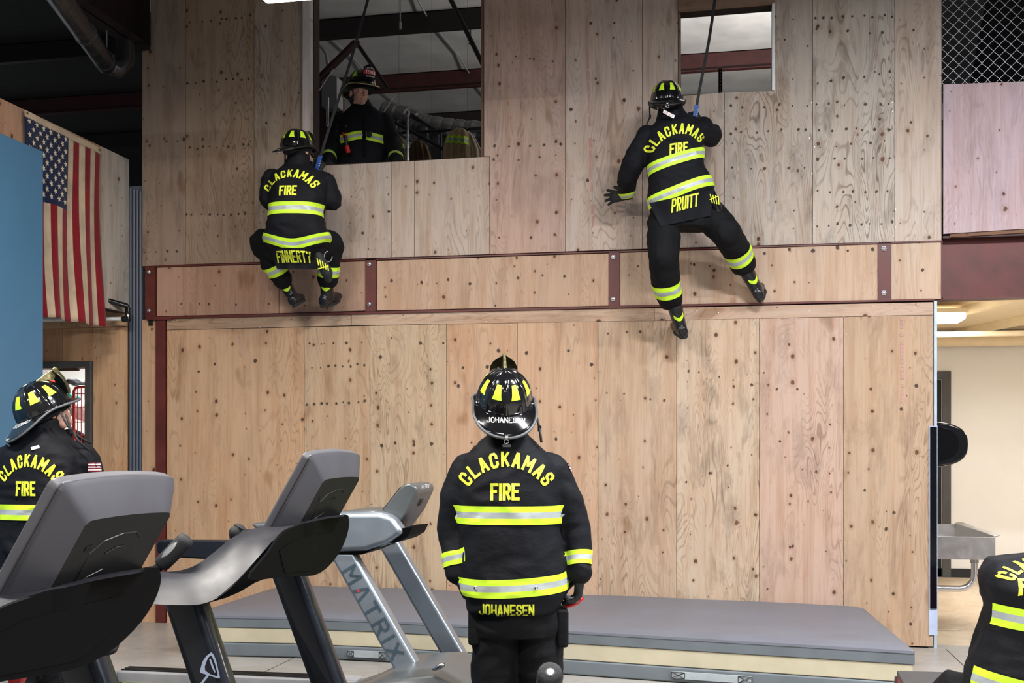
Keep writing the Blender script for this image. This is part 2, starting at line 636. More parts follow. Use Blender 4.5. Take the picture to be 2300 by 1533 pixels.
# --- floors and roof
fl = P('floor', MD().bb((-12, -6, -0.1), (12, D + 0.06, 0)), 'floor')
tag(fl, kind='structure')
jm = MD()
for a, b in (((-9, 6.2), (9, 6.2)), ((-9, 3.1), (9, 3.1)), ((-3.0, -3), (-3.0, D)), ((1.52, -3), (1.52, D))):
    d = (V(b) - V(a)).normalized() * 1
    nrm = V((-d.y, d.x)) * 0.003
    jm.add([V(a + (0.0008,)) + nrm.to_3d(), V(b + (0.0008,)) + nrm.to_3d(), V(b + (0.0008,)) - nrm.to_3d(), V(a + (0.0008,)) - nrm.to_3d()], [(0, 1, 2, 3)])
P('floor_joint', jm, 'tdark', fl)
tag(P('floor_far_room', MD().bb((1.44, D + 0.06, -0.1), (12, 14.2, 0.0)).bb((-12, D + 0.06, -0.1), (1.40, 17, 0)), 'floor2'), kind='structure')
lf = P('threshold_strip', MD().bb((1.40, D - 0.02, 0.0), (6.0, D + 0.14, 0.004)), 'floor', fl)
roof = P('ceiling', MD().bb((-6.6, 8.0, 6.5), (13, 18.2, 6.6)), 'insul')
tag(P('ceiling_dark_bay', MD().bb((-13, 8.0, 6.5), (-6.6, 18.2, 6.6)), 'ceildark'), kind='structure')  # same roof, with its unlit shade painted in as a dark colour
tag(P('loft_shade_sheet', MD().bb((1.75, 10.9, 2.98), (9, 11.0, 6.5)), 'ceildark'), kind='structure')  # added dark sheet standing in for the unlit depth behind the chain link
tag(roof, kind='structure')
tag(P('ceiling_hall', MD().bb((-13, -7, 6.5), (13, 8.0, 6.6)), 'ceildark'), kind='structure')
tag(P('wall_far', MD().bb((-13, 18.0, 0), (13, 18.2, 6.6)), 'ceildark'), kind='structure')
# seams of the insulation blankets
for i, x in enumerate([-6.1, -4.8, -3.45, -2.1, -0.75, 0.6, 1.95, 3.3]):
    pts = [(x + 0.02 * math.sin(k * 1.7), 8.2 + k * 0.7, 6.47 + (0.0 if k % 3 else -0.03)) for k in range(14)]
    P('blanket_seam', MD().tube(pts, 0.010, 6), 'greysteel', roof, smooth=180)
# purlins: Z-section beams running parallel to the wall
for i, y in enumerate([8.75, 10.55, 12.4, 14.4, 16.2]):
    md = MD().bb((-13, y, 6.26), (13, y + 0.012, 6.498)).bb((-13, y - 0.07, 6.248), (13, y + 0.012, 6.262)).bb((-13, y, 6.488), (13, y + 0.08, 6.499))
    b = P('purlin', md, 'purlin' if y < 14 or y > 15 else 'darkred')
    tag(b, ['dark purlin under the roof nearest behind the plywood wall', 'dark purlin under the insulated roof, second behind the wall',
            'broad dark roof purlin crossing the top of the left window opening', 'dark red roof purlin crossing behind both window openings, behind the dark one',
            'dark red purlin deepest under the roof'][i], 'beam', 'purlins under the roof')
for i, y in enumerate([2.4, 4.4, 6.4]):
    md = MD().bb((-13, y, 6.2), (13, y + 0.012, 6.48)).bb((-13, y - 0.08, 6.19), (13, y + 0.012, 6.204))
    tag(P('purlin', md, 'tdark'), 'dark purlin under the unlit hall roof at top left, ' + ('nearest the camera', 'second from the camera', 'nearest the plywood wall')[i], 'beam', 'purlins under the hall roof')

# --- the plywood training wall
wall = P('wall_back', MD(), 'core')
tag(wall, kind='structure')
b0, b1 = D + 0.018, D + 0.14


def core(px):
    P('stud_core', slab(px, b0, b1 - b0, -0.002), 'core', wall)


Z_SILL1, Z_SILL2 = 362, 208
core([(340, -90), (703, -130), (703, 375), (318, 400), (318, 100), (340, 98)])
core([(318, 395), (703, 370), (1087, 352), (1523, 330), (2116, 300), (2116, 542), (1800, 553), (1100, 575), (318, 602)])
core([(1087, -150), (1523, -180), (1523, 335), (1087, 357)])
core([(1523, -180), (1738, -200), (1738, 9), (1523, 26)])
core([(1738, -210), (2116, -250), (2116, 305), (1738, 325)])
core([(1523, 212), (1738, 203), (1738, 328), (1523, 336)])
core([(318, 715), (2100, 673), (2100, 1452), (1000, 1420), (318, 1398)])

PANELS = [
    # (outline, colour, greyness)
    ([(338, -90), (417, -100), (417, 587), (571, 583), (571, 593), (318, 600), (318, 108), (338, 106)], None, 0),
]
G1, G2 = (150, 128, 112), (158, 134, 114)
UP = [
    ([(338, -90), (417, -96), (417, 594), (319, 598), (319, 104), (338, 102)], (158, 136, 118), .45),
    ([(417, -96), (571, -108), (571, 589), (417, 594)], (164, 138, 112), .4),
    ([(571, -108), (683, -118), (683, 374), (734, 371), (734, 583), (571, 589)], (166, 146, 126), .6),
    ([(734, 371), (880, 363), (880, 578), (734, 583)], (186, 170, 158), .3),
    ([(880, 363), (931, 361), (931, 577), (880, 578)], (188, 168, 152), .25),
    ([(931, 361), (1087, 352), (1100, 352), (1100, 571), (931, 577)], (190, 170, 154), .2),
    ([(1087, -140), (1270, -160), (1270, 565), (1100, 571), (1100, 352), (1087, 352)], (188, 156, 140), .35),
    ([(1270, -160), (1443, -175), (1443, 559), (1270, 565)], (196, 174, 160), .3),
    ([(1443, -175), (1523, -180), (1523, 216), (1627, 207), (1627, 554), (1443, 559)], (194, 174, 160), .3),
    ([(1627, 207), (1738, 203), (1738, -195), (1825, -205), (1825, 548), (1627, 554)], (188, 174, 162), .8),
    ([(1825, -205), (2010, -225), (2010, 543), (1825, 548)], (192, 180, 168), 1.0),
    ([(2010, -225), (2115, -235), (2115, 540), (2010, 543)], (200, 182, 168), .4),
]
BAND = [
    ([(352, 600), (627, 592), (627, 704), (352, 711)], (196, 150, 122), .0),
    ([(627, 592), (822, 586), (822, 698), (627, 704)], (194, 154, 126), .0),
    ([(846, 585), (1368, 568), (1368, 687), (846, 698)], (206, 168, 136), .05),
    ([(1392, 567), (1972, 547), (1972, 674), (1392, 687)], (212, 178, 148), .0),
    ([(2001, 546), (2114, 542), (2114, 672), (2001, 674)], (214, 184, 156), .05),
]
TRIM = [
    ([(375, 716), (790, 704), (790, 731), (375, 741)], (184, 152, 122), .6),
    ([(790, 704), (1470, 691), (1470, 720), (790, 731)], (196, 164, 136), .45),
    ([(1470, 691), (2096, 678), (2096, 707), (1470, 720)], (206, 172, 146), .1),
]
LOW = [
    ([(319, 717), (350, 716), (350, 1399), (319, 1398)], (214, 168, 122), .05),
    ([(375, 741), (683, 734), (683, 1410), (375, 1401)], (212, 168, 124), .12),
    ([(683, 734), (831, 731), (831, 1414), (683, 1410)], (206, 170, 130), .3),
    ([(831, 731), (1003, 727), (1003, 1419), (831, 1414)], (208, 178, 140), .55),
    ([(1003, 727), (1162, 724), (1162, 1423), (1003, 1419)], (214, 170, 130), .12),
    ([(1162, 724), (1343, 721), (1343, 1429), (1162, 1423)], (214, 172, 134), .1),
    ([(1343, 721), (1520, 718), (1520, 1434), (1343, 1429)], (204, 172, 140), .5),
    ([(1520, 718), (1706, 714), (1706, 1440), (1520, 1434)], (212, 184, 154), .95),
    ([(1706, 714), (1895, 711), (1895, 1446), (1706, 1440)], (208, 172, 150), .5),
    ([(1895, 711), (2096, 707), (2096, 1452), (1895, 1446)], (200, 166, 132), .45),
]


def wood(col):
    c = [k * (0.88 if col[0] > 203 or col[0] - col[2] > 62 else 1.0) for k in srgb(*col)]
    g = (c[0] + c[1] + c[2]) / 3
    return tuple(k * 0.76 + g * 0.24 for k in c)


def board(px, col, grey, name, parent, Y0=D, th=0.018, g=0.0015, mat='ply', yref=None):
    q = [onY(x, y, yref or D) for x, y in px]
    c = sum(q, V()) / len(q)
    q = inset([(p.x, p.z) for p in q], g)
    md = MD().prism([(p.x, Y0, p.y) for p in q], (0, th, 0))
    o = P(name, md, mat, parent, origin=V((c.x, Y0, c.z)))
    o.color = wood(col) + (grey,)
    return o


# the flush faces are at D-0.0; each sheet sits a little unevenly
for i, (px, col, gr) in enumerate(UP):
    board(px, col, gr, 'plywood_sheet', wall, D - 0.002 * (i % 3), g=0.0022)
for i, (px, col, gr) in enumerate(LOW):
    board(px, col, gr, 'plywood_sheet', wall, D - 0.002 * (i % 2), g=0.0022)
for i, (px, col, gr) in enumerate(TRIM):
    o = board(px, col, gr, 'plank', wall, D - 0.006, 0.024, g=0.0015)
# a board's grain runs along it: turn the texture by building the planks' material turned
pm = M['ply'].copy()
pm.name = 'plank_wood'
for nd in pm.node_tree.nodes:
    if nd.type == 'TEX_COORD':
        mp = pm.node_tree.nodes.new('ShaderNodeMapping')
        mp.inputs['Rotation'].default_value = (0, PI / 2, 0)
        for lk in list(nd.outputs['Object'].links):
            pm.node_tree.links.new(mp.outputs[0], lk.to_socket)
        pm.node_tree.links.new(nd.outputs['Object'], mp.inputs[0])
M['plank'] = pm
for o in wall.children:
    if o.name.startswith('plank'):
        o.data.materials[0] = pm

# steel edge beam with plywood infill
beam = P('trim_1', slab([(330, 600), (2116, 540), (2116, 673), (352, 715), (330, 716)], D + 0.012, 0.05, -0.006), 'redsteel')
tag(beam, kind='structure')
for i, (px, col, gr) in enumerate(BAND):
    board(px, col, gr, 'plywood_infill', beam, D - 0.004, g=0.003)
P('lower_flange', slab([(330, 712), (2098, 671), (2098, 675), (330, 717)], D - 0.022, 0.04, 0), 'redsteel', beam)
P('upper_flange', slab([(330, 598), (2116, 540), (2116, 543), (330, 601)], D - 0.016, 0.04, 0), 'redsteel', beam)
for (xa, ya, xb, yb, bolts) in ((328, 600, 351, 714, 1), (822, 582, 845, 700, 1), (1368, 566, 1392, 689, 1), (1972, 546, 2001, 676, 1)):
    s = P('steel_strap', slab([(xa, ya), (xb, ya - 1), (xb, yb - 1), (xa, yb)], D - 0.016, 0.02, 0), 'redsteel', beam)
    for fy in (0.10, 0.86):
        c = W((xa + xb) / 2 - 2, ya + (yb - ya) * fy)
        md = MD().tube([c + V((0, -0.016, 0)), c + V((0, -0.026, 0))], [0.017, 0.017], 6)
        md.ball(c + V((0, -0.024, 0)), (0.014, 0.008, 0.014))
        P('bolt_head', md, 'zinc', s, smooth=40)
rp = P('trim_2', slab([(351, 716), (373, 716), (373, 1401), (351, 1400)], D - 0.012, 0.05, 0), 'redsteel')
tag(rp, kind='structure')
P('lower_bracket', slab([(333, 713), (390, 713), (390, 718), (333, 719)], D - 0.03, 0.03, 0), 'redsteel', rp)
P('hook', slab([(335, 719), (344, 719), (344, 731), (335, 731)], D - 0.012, 0.01, 0), 'black', rp)
# screws in the lower wall
random.seed(11)
sm = MD()
for (xa, xb, ya, yb) in ((380, 2090, 737, 712), (380, 2090, 723, 690)):
    for k in range(34):
        x = xa + (xb - xa) * (k + random.random() * 0.6) / 34
        y = ya + (yb - ya) * (x - xa) / (xb - xa) + random.uniform(-6, 4)
        if random.random() < .35:
            continue
        c = W(x, y) + V((0, -0.009, 0))
        sm.tube([c, c + V((0, 0.004, 0))], 0.0038, 6)
for xs in (683, 831, 1003, 1162, 1343, 1520, 1706, 1895, 2010, 1443, 1627, 1825):
    for k in range(16):
        if random.random() < .6:
            continue
        lo = xs not in (2010, 1443, 1627, 1825)
        c = W(xs + random.uniform(-7, 7), (750 + k * 42) if lo else (230 + k * 20)) + V((0, -0.005, 0))
        sm.tube([c, c + V((0, 0.004, 0))], 0.0030, 6)
P('screw_heads', sm, 'zinc', wall, kind='stuff')

# dark knots standing in the face veneer where the sheets show them
def knots(name_, spots):
    md = MD()
    for (x, y, r) in spots:
        Yk = D - 0.0066 if 590 < y < 700 or y < 590 else D - 0.0066
        c = W(x, y)
        c.y = D - 0.0068
        n_ = 11
        ph = random.random() * 6
        ring_ = [c + V((r * (1 + .16 * math.sin(2 * t + ph) + .1 * random.uniform(-1, 1)) * math.cos(t), 0, 1.12 * r * (1 + .12 * math.sin(3 * t + ph)) * math.sin(t))) for t in [2 * PI * k / n_ for k in range(n_)]]
        md.add(ring_ + [p + V((0, .0045, 0)) for p in ring_], [tuple(range(n_))] + [(k, (k + 1) % n_, n_ + (k + 1) % n_, n_ + k) for k in range(n_)])
    P(name_, md, 'knot', wall, kind='stuff')


sp_ = []
random.seed(3)
for (xa, ya, xb, yb, n_) in ((425, 50, 565, 37, 9), (420, 186, 560, 176, 9), (425, 333, 560, 325, 10), (418, 484, 570, 480, 10), (325, 566, 400, 563, 4), (330, 320, 400, 318, 3),
                             (1830, 42, 2005, 36, 9), (1832, 68, 1990, 75, 5), (1835, 188, 2000, 160, 6), (1832, 236, 2005, 232, 6), (1838, 292, 2003, 290, 6), (1835, 330, 1998, 318, 5), (1835, 360, 2000, 354, 6), (1835, 430, 2000, 430, 7), (1830, 506, 2010, 500, 8),
                             (1640, 240, 1815, 236, 6), (1640, 300, 1815, 290, 7), (1640, 376, 1815, 378, 5), (1760, 90, 1815, 100, 2),
                             (1110, 122, 1250, 140, 4), (1105, 330, 1262, 322, 5), (1120, 535, 1250, 530, 3), (1108, 360, 1250, 352, 4),
                             (690, 772, 815, 768, 5), (700, 824, 820, 818, 8), (688, 910, 822, 900, 9), (1365, 748, 1440, 744, 3), (1362, 880, 1500, 900, 4), (1540, 830, 1690, 860, 5), (1540, 1080, 1690, 1020, 4)):
    for k in range(n_):
        f = (k + random.uniform(-.28, .28)) / max(n_ - 1, 1)
        sp_.append((xa + (xb - xa) * min(max(f, 0.01), .99), ya + (yb - ya) * f + random.uniform(-3, 3), random.uniform(.0045, .0105)))
for x, y in ((880, 630), (947, 634), (1007, 628), (1056, 637), (1164, 624), (1219, 618), (1268, 620), (1433, 598), (1559, 594), (1604, 607), (1717, 569), (1773, 560), (1826, 563), (1881, 556), (1904, 563), (1960, 560), (2072, 606),
             (408, 682), (470, 683), (531, 684), (604, 682), (483, 817), (574, 810), (447, 834), (855, 801), (945, 770), (996, 770), (858, 1000), (888, 994), (930, 998), (970, 996), (1030, 866), (1040, 825), (1095, 823), (1120, 787), (1183, 792), (1277, 787), (1329, 818), (1249, 985), (1745, 873), (1791, 873), (1752, 990), (1833, 1058), (1781, 1225), (1956, 873), (2058, 866), (2024, 918), (2008, 1150), (1990, 1187), (1942, 1100), (2045, 1400), (1283, 246), (1327, 53), (1380, 52), (1402, 225), (1320, 405), (874, 475), (815, 523), (2285, 352), (2216, 460), (2046, 275), (2052, 68)):
    sp_.append((x, y, random.uniform(.007, .0138)))
knots('knot_marks', [s_ for s_ in sp_ if s_[0] < 2110])
# red chalk line down one sheet and along the right of the lower wall
for (xa, ya, xb, yb) in ((1315, -40, 1332, 510), (2024, 712, 2027, 905), (538, 745, 541, 800)):
    md = MD()
    for k in range(22):
        if random.random() < .15:
            continue
        f0, f1 = k / 22, (k + random.uniform(.8, 1.0)) / 22
        w_ = random.uniform(.007, .012)
        a_, b_ = W(xa + (xb - xa) * f0, ya + (yb - ya) * f0), W(xa + (xb - xa) * f1, ya + (yb - ya) * f1)
        a_.y = b_.y = D - .0046
        md.add([a_ + V((-w_, 0, 0)), a_ + V((w_, 0, 0)), b_ + V((w_, 0, 0)), b_ + V((-w_, 0, 0))], [(0, 1, 2, 3)])
    P('chalk_line', md, 'chalk', wall, kind='stuff')

# window openings: jamb boards and head
wn1 = P('window_1', MD(), 'plyedge')
tag(wn1, kind='structure')
board([(684, -118), (702, -120), (702, 374), (684, 375)], (200, 190, 190), .1, 'jamb_board', wn1, D - 0.045, 0.20)
board([(1079, -140), (1087, -140), (1087, 352), (1079, 352)], (120, 90, 70), .2, 'jamb_board', wn1, D + 0.02, 0.13)
board([(703, 372), (1087, 353), (1087, 357), (703, 376)], (150, 110, 80), .2, 'sill_board', wn1, D + 0.02, 0.13)
wn2 = P('window_2', MD(), 'plyedge')
tag(wn2, kind='structure')
o = board([(1523, -20), (1740, -34), (1740, 9), (1523, 27)], (150, 118, 92), .1, 'head_board', wn2, D - 0.03, 0.16, mat='plank')
# stamp on the head board
c = W(1620, 8) + V((0, -0.031, 0))
st = MD()
for k in range(5):
    st.add([c + V((-0.022 + 0.01 * k, 0, -0.018)), c + V((-0.016 + 0.01 * k, 0, -0.018)), c + V((-0.016 + 0.01 * k, 0, 0.012)), c + V((-0.022 + 0.01 * k, 0, 0.012))], [(0, 1, 2, 3)])
P('stamp', st, 'core', o)
P('jamb', slab([(1734, 10), (1740, 10), (1740, 204), (1734, 204)], D - 0.022, 0.16, 0), 'decalwhite', wn2)
board([(1523, 27), (1528, 27), (1528, 215), (1523, 216)], (140, 120, 105), .1, 'jamb_board', wn2, D + 0.02, 0.13)

# upper deck behind the wall, with its beam to the right
tag(P('floor_upper', MD().bb((-5.0, D + 0.14, 2.86), (6, 18, 2.98)), 'greysteel'), kind='structure')

# --- right of the wall: upper panel, red beam, chain link
wr = P('wall_right', MD(), 'core')
tag(wr, kind='structure')
board([(2117, 192), (2330, 184), (2330, 514), (2117, 527)], (192, 166, 176), .15, 'plywood_sheet', wr, D - 0.03)  # lilac tint of the lamp light is put into this sheet's colour
board([(2330, 184), (2560, 176), (2560, 500), (2330, 514)], (192, 166, 176), .15, 'plywood_sheet', wr, D - 0.03)  # same lilac light tint in the colour
board([(2132, 527), (2560, 500), (2560, 508), (2132, 535)], (140, 96, 66), .1, 'ledger_board', wr, D - 0.03, 0.14, mat='plank')
rb = P('trim_3', slab([(2116, 530), (2600, 515), (2600, 656), (2116, 672)], D + 0.06, 0.012, 0), 'redsteel')
tag(rb, kind='structure')
P('lower_flange', slab([(2117, 668), (2600, 652), (2600, 657), (2117, 673)], D - 0.02, 0.16, 0), 'redsteel', rb)
P('upper_flange', slab([(2117, 531), (2600, 515), (2600, 520), (2117, 536)], D - 0.02, 0.16, 0), 'darkred', rb)
# door jamb of galvanised steel at the end of the wall
jb = P('trim_4', MD(), 'jambblue')
tag(jb, kind='structure')
P('jamb_face', slab([(2097, 676), (2104, 676), (2104, 1456), (2097, 1456)], D - 0.012, 0.17, 0), 'jambblue', jb)
mi = T('wall_mirror', 'narrow black mirror strip fixed at the right end of the plywood wall', 'mirror', W(2095, 1365) + V((0, -0.02, 0)))
P('glass', slab([(2088, 958), (2103, 958), (2103, 1365), (2088, 1365)], D - 0.026, 0.012, 0), 'mirror', mi)
P('backing_board', slab([(2086, 956), (2105, 956), (2105, 1425), (2086, 1425)], D - 0.013, 0.011, 0), 'decalblue', mi)

ch = T('chain_link_fence', 'galvanised chain link mesh above the plywood at top right', 'fence', W(2117, 192) + V((0, 0.03, 0)))
pw, phh = 0.079, 0.082
x0, z0, z1 = W(2117, 192).x, W(2117, 192).z - 0.05, W(2117, -60).z
nz = int((z1 - z0) / (phh / 2))
for i in range(26):
    pts = []
    for k in range(nz):
        a = (k + i) % 2
        pts.append((x0 + (i + (1.05 if a else -0.05)) * pw / 2, D + 0.03 + (0.004 if k % 2 else -0.004), z0 + k * phh / 2))
    P('wire', MD().tube(pts, 0.0028, 5), 'wiremesh', ch, smooth=180)
P('top_rail', MD().tube([(x0, D + 0.05, z1), (x0 + 1.4, D + 0.05, z1)], 0.02), 'zinc', ch, smooth=60)
top('grey_rail', 'grey horizontal steel rail behind the chain link mesh', 'rail', MD().bb((1.46, D + 0.9, 4.1), (5.0, D + 0.98, 4.24)), 'greysteel', (1.46, D + 0.9, 4.1), bevel=0.006)
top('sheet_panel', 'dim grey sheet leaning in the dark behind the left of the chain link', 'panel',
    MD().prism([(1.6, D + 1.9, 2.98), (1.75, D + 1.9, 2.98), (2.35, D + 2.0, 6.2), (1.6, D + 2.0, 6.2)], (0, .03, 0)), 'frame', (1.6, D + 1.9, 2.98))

# --- far room through the right opening
YB = 13.33
wf = P('wall_far_room', MD().bb((1.0, YB, 0), (9, YB + 0.1, 2.72)), 'cream')
tag(wf, kind='structure')
tag(P('wall_far_room_side', MD().bb((1.28, D + 0.14, 0), (1.42, YB, 2.9)), 'cream'), kind='structure')
tag(P('baseboard_far', MD().bb((1.42, YB - 0.012, 0), (9, YB, 0.10)), 'basebd'), kind='structure')
cf = P('ceiling_far_room', MD().bb((1.0, D + 0.14, 2.80), (9, 14.2, 2.86)), 'creamceil')
tag(cf, kind='structure')
for k in range(4):
    P('joist', MD().prism([(1.42 + k * 1.05, YB, 2.72), (1.50 + k * 1.05, YB, 2.72), (2.9 + k * 1.05, D + 0.3, 2.72), (2.82 + k * 1.05, D + 0.3, 2.72)], (0, 0, 0.08)), 'creamceil', cf)
pp = T('ceiling_pipe', 'thick cream pipe across the top of the far room wall', 'pipe', (1.42, YB - 0.25, 2.6))
P('pipe', MD().tube([(1.42, YB - 0.22, 2.66), (9, YB - 0.22, 2.66)], 0.07, 16), 'creamceil', pp, smooth=60)
pp = T('ceiling_pipe', 'thinner cream conduit hung below the far room ceiling', 'pipe', (1.42, 11.4, 2.6))
P('pipe', MD().tube([(1.42, 11.4, 2.56), (9, 11.4, 2.56)], 0.028, 12), 'creamceil', pp, smooth=60)
for x in (1.75, 2.9):
    P('hanger', MD().tube([(x, 11.4, 2.56), (x, 11.4, 2.82)], 0.008, 8), 'creamceil', pp, smooth=60)
hl = T('ceiling_light', 'glowing box lamp under the far room ceiling', 'lamp', (1.6, 11.0, 2.6))
P('housing', MD().bb((1.43, 10.75, 2.70), (2.10, 11.15, 2.74)), 'creamceil', hl, bevel=0.005)
P('diffuser', MD().bb((1.44, 10.77, 2.635), (2.09, 11.13, 2.70)), 'roomlamp', hl, bevel=0.02)
# grey door in the far room
dr = P('door_2', MD(), 'frame')
tag(dr, kind='structure')
x1 = onY(2135, 1000, YB).x
P('frame_side', MD().bb((x1 - 0.09, YB - 0.03, 0), (x1, YB, 2.33)), 'frame', dr, bevel=0.004)
P('frame_head', MD().bb((x1 - 1.0, YB - 0.031, 2.24), (x1 - 0.002, YB, 2.331)), 'frame', dr, bevel=0.004)
P('door_leaf', MD().bb((x1 - 1.0, YB - 0.012, 0.01), (x1 - 0.10, YB, 2.23)), 'tdark', dr)

# towel dispenser and sink on the side wall just behind the opening
c = at(2137, 997, 9.2)
xs = 1.42
dp = T('towel_dispenser', 'black rounded paper towel dispenser on the far room side wall', 'dispenser', (xs, c.y, c.z - 0.2))
z_b, z_t, xr = at(2137, 1050, 9.2).z, at(2137, 945, 9.2).z, at(2174, 997, 9.2).x
prof = []
hx, hz = (xr - xs), (z_t - z_b) / 2
zc = (z_t + z_b) / 2
for k in range(21):
    t = -PI / 2 + PI * k / 20
    prof.append((xs + 0.01 + (hx - 0.01) * (abs(math.cos(t)) ** 0.55), zc + hz * math.copysign(abs(math.sin(t)) ** 0.75, math.sin(t))))
P('housing', MD().prism([(x, c.y, z) for x, z in prof], (0, 0.27, 0)), 'blackgloss', dp, bevel=0.02, segs=3)
sc2 = [(xs + 0.02 + (x - xs) * 0.80, zc + (z - zc) * 0.8) for x, z in prof]
P('window_panel', MD().prism([(x, c.y - 0.004, z) for x, z in sc2], (0, 0.02, 0)), 'mirror', dp, bevel=0.003)
P('towel_roll', MD().tube([(xs + 0.11, c.y - 0.012, zc), (xs + 0.11, c.y - 0.0045, zc)], 0.055, 20), 'strapblue', dp, smooth=40)
sd = T('soap_dispenser', 'small grey soap dispenser below the black towel dispenser', 'dispenser', (xs, 9.25, 1.15))
P('tank', MD().bb((xs, 9.25, 1.18), (xs + 0.08, 9.36, 1.32)), 'greysteel', sd, bevel=0.012)
P('nozzle', MD().tube([(xs + 0.05, 9.3, 1.18), (xs + 0.055, 9.3, 1.13)], [0.018, 0.01]), 'decalwhite', sd, smooth=60)
sk = T('wash_trough', 'stainless steel wash trough on the far room side wall', 'sink', (xs, 8.85, 0.35))
a0, a1 = 8.82, 10.3
xo = at(2200, 1190, 8.9).x
zr = at(2200, 1192, 8.9).z
md = MD()
outer = [(xs, zr + 0.13), (xs, zr - 0.17), (xo - 0.02, zr - 0.17), (xo - 0.02, zr), (xo + 0.02, zr + 0.015), (xo + 0.02, zr + 0.022), (xo - 0.03, zr + 0.01), (xo - 0.03, zr - 0.15), (xs + 0.02, zr - 0.15), (xs + 0.02, zr + 0.13)]
md.prism([(x, a0, z) for x, z in outer], (0, a1 - a0, 0))
P('basin', md, 'stainless', sk, bevel=0.003)
P('end_panel', MD().prism([(xs, a0 - 0.004, zr - 0.17), (xo - 0.02, a0 - 0.004, zr - 0.17), (xo - 0.02, a0 - 0.004, zr), (xs, a0 - 0.004, zr + 0.0)], (0, 0.012, 0)), 'stainless', sk, bevel=0.002)
P('end_panel', MD().bb((xs, a1 - 0.01, zr - 0.17), (xo - 0.02, a1, zr + 0.0)), 'stainless', sk)
P('drain_pipe', MD().tube([(xo - 0.13, 9.0, zr - 0.16), (xo - 0.13, 9.0, zr - 0.30)] + [(xo - 0.13 - 0.11 * (1 - math.cos(t)), 9.0, zr - 0.30 - 0.11 * math.sin(t)) for t in (0.3, 0.6, 0.9, 1.2, 1.57)] + [(xs, 9.0, zr - 0.41)], 0.024, 14), 'chrome', sk, smooth=60)
P('pipe_collar', MD().tube([(xo - 0.13, 9.0, zr - 0.17), (xo - 0.13, 9.0, zr - 0.21)], 0.031, 14), 'stainless', sk, smooth=60)

# --- left of the wall: door wall, flag wall, column, blue partition
wl = P('wall_left_door', MD(), 'core')
tag(wl, kind='structure')
XD = onY(208, 900, D).x
ztop = 2.62
zd = onY(150, 812, D).z
P('wall_core', MD().bb((XD, D + .018, 0), (-4.98, D + 0.12, ztop)).bb((XD - 1.25, D + .018, zd), (XD, D + 0.12, ztop)).bb((-9, D + .018, 0), (XD - 1.25, D + 0.12, ztop)), 'core', wl)
board([(209, 735), (285, 734), (285, 1399), (209, 1397)], (222, 172, 120), .05, 'plywood_sheet', wl, D)
board([(141, 737), (209, 735), (209, 812), (141, 814)], (222, 166, 110), .05, 'plywood_sheet', wl, D - .002)
board([(20, 740), (141, 737), (141, 814), (20, 816)], (216, 160, 108), .05, 'plywood_sheet', wl, D)
board([(60, 722), (285, 716), (285, 733), (60, 740)], (222, 178, 130), .05, 'plank', wl, D - 0.02, 0.035, mat='plank')
board([(60, 672), (286, 668), (286, 715), (60, 720)], (222, 170, 120), .05, 'plank', wl, D - 0.004, 0.02, mat='plank')
d1 = P('door_1', MD(), 'frame')
tag(d1, kind='structure')
P('frame_side', MD().bb((XD - 0.055, D - 0.03, 0), (XD, D + 0.14, zd)), 'frame', d1, bevel=0.004)
P('frame_head', MD().bb((XD - 1.2, D - 0.031, zd - 0.055), (XD - 0.002, D + 0.14, zd + 0.001)), 'frame', d1, bevel=0.004)
P('frame_side', MD().bb((XD - 1.25, D - 0.03, 0), (XD - 1.195, D + 0.14, zd)), 'frame', d1, bevel=0.004)
P('door_closer', MD().bb((XD - 0.34, D + 0.02, zd - 0.075), (XD - 0.16, D + 0.06, zd - 0.056)), 'brown', d1)
tag(P('wall_side_room', MD().bb((-10, 11.8, 0), (-4.9, 11.9, 3.2)).bb((-4.98, D + 0.13, 0), (-4.9, 11.8, 3.2)), 'white'), kind='structure')
tag(P('ceiling_side_room', MD().bb((-10, D + 0.13, 3.1), (-4.9, 11.9, 3.2)), 'white'), kind='structure')
wfl = P('wall_left', MD().bb((-5.12, 4.0, 2.60), (-5.02, D + 0.02, 3.86)), 'core')
tag(wfl, kind='structure')
fx = -5.0
ys = [4.0, 5.8, onX(52, 500, fx).y - .02, onX(228, 500, fx).y, D + 0.02]
zt = onX(287, 357, fx).z
for i in range(4):
    c = V((fx, (ys[i] + ys[i + 1]) / 2, 3.2))
    o = P('plywood_sheet', MD().bb((fx - 0.018, ys[i] + 0.002, 2.60), (fx, ys[i + 1] - 0.002, zt)), 'ply', wfl, origin=c)
    o.color = wood(((196, 150, 116), (196, 150, 116), (190, 150, 120), (182, 174, 164))[i]) + ((0.1, .1, .1, .3)[i],)
# material of these sheets faces +X, so their texture runs along Y
pmx = M['ply'].copy()
pmx.name = 'plywood_side'
for nd in pmx.node_tree.nodes:
    if nd.type == 'TEX_COORD':
        mp = pmx.node_tree.nodes.new('ShaderNodeMapping')
        mp.inputs['Rotation'].default_value = (0, 0, PI / 2)
        for lk in list(nd.outputs['Object'].links):
            pmx.node_tree.links.new(mp.outputs[0], lk.to_socket)
        pmx.node_tree.links.new(nd.outputs['Object'], mp.inputs[0])
for o in wfl.children:
    o.data.materials[0] = pmx
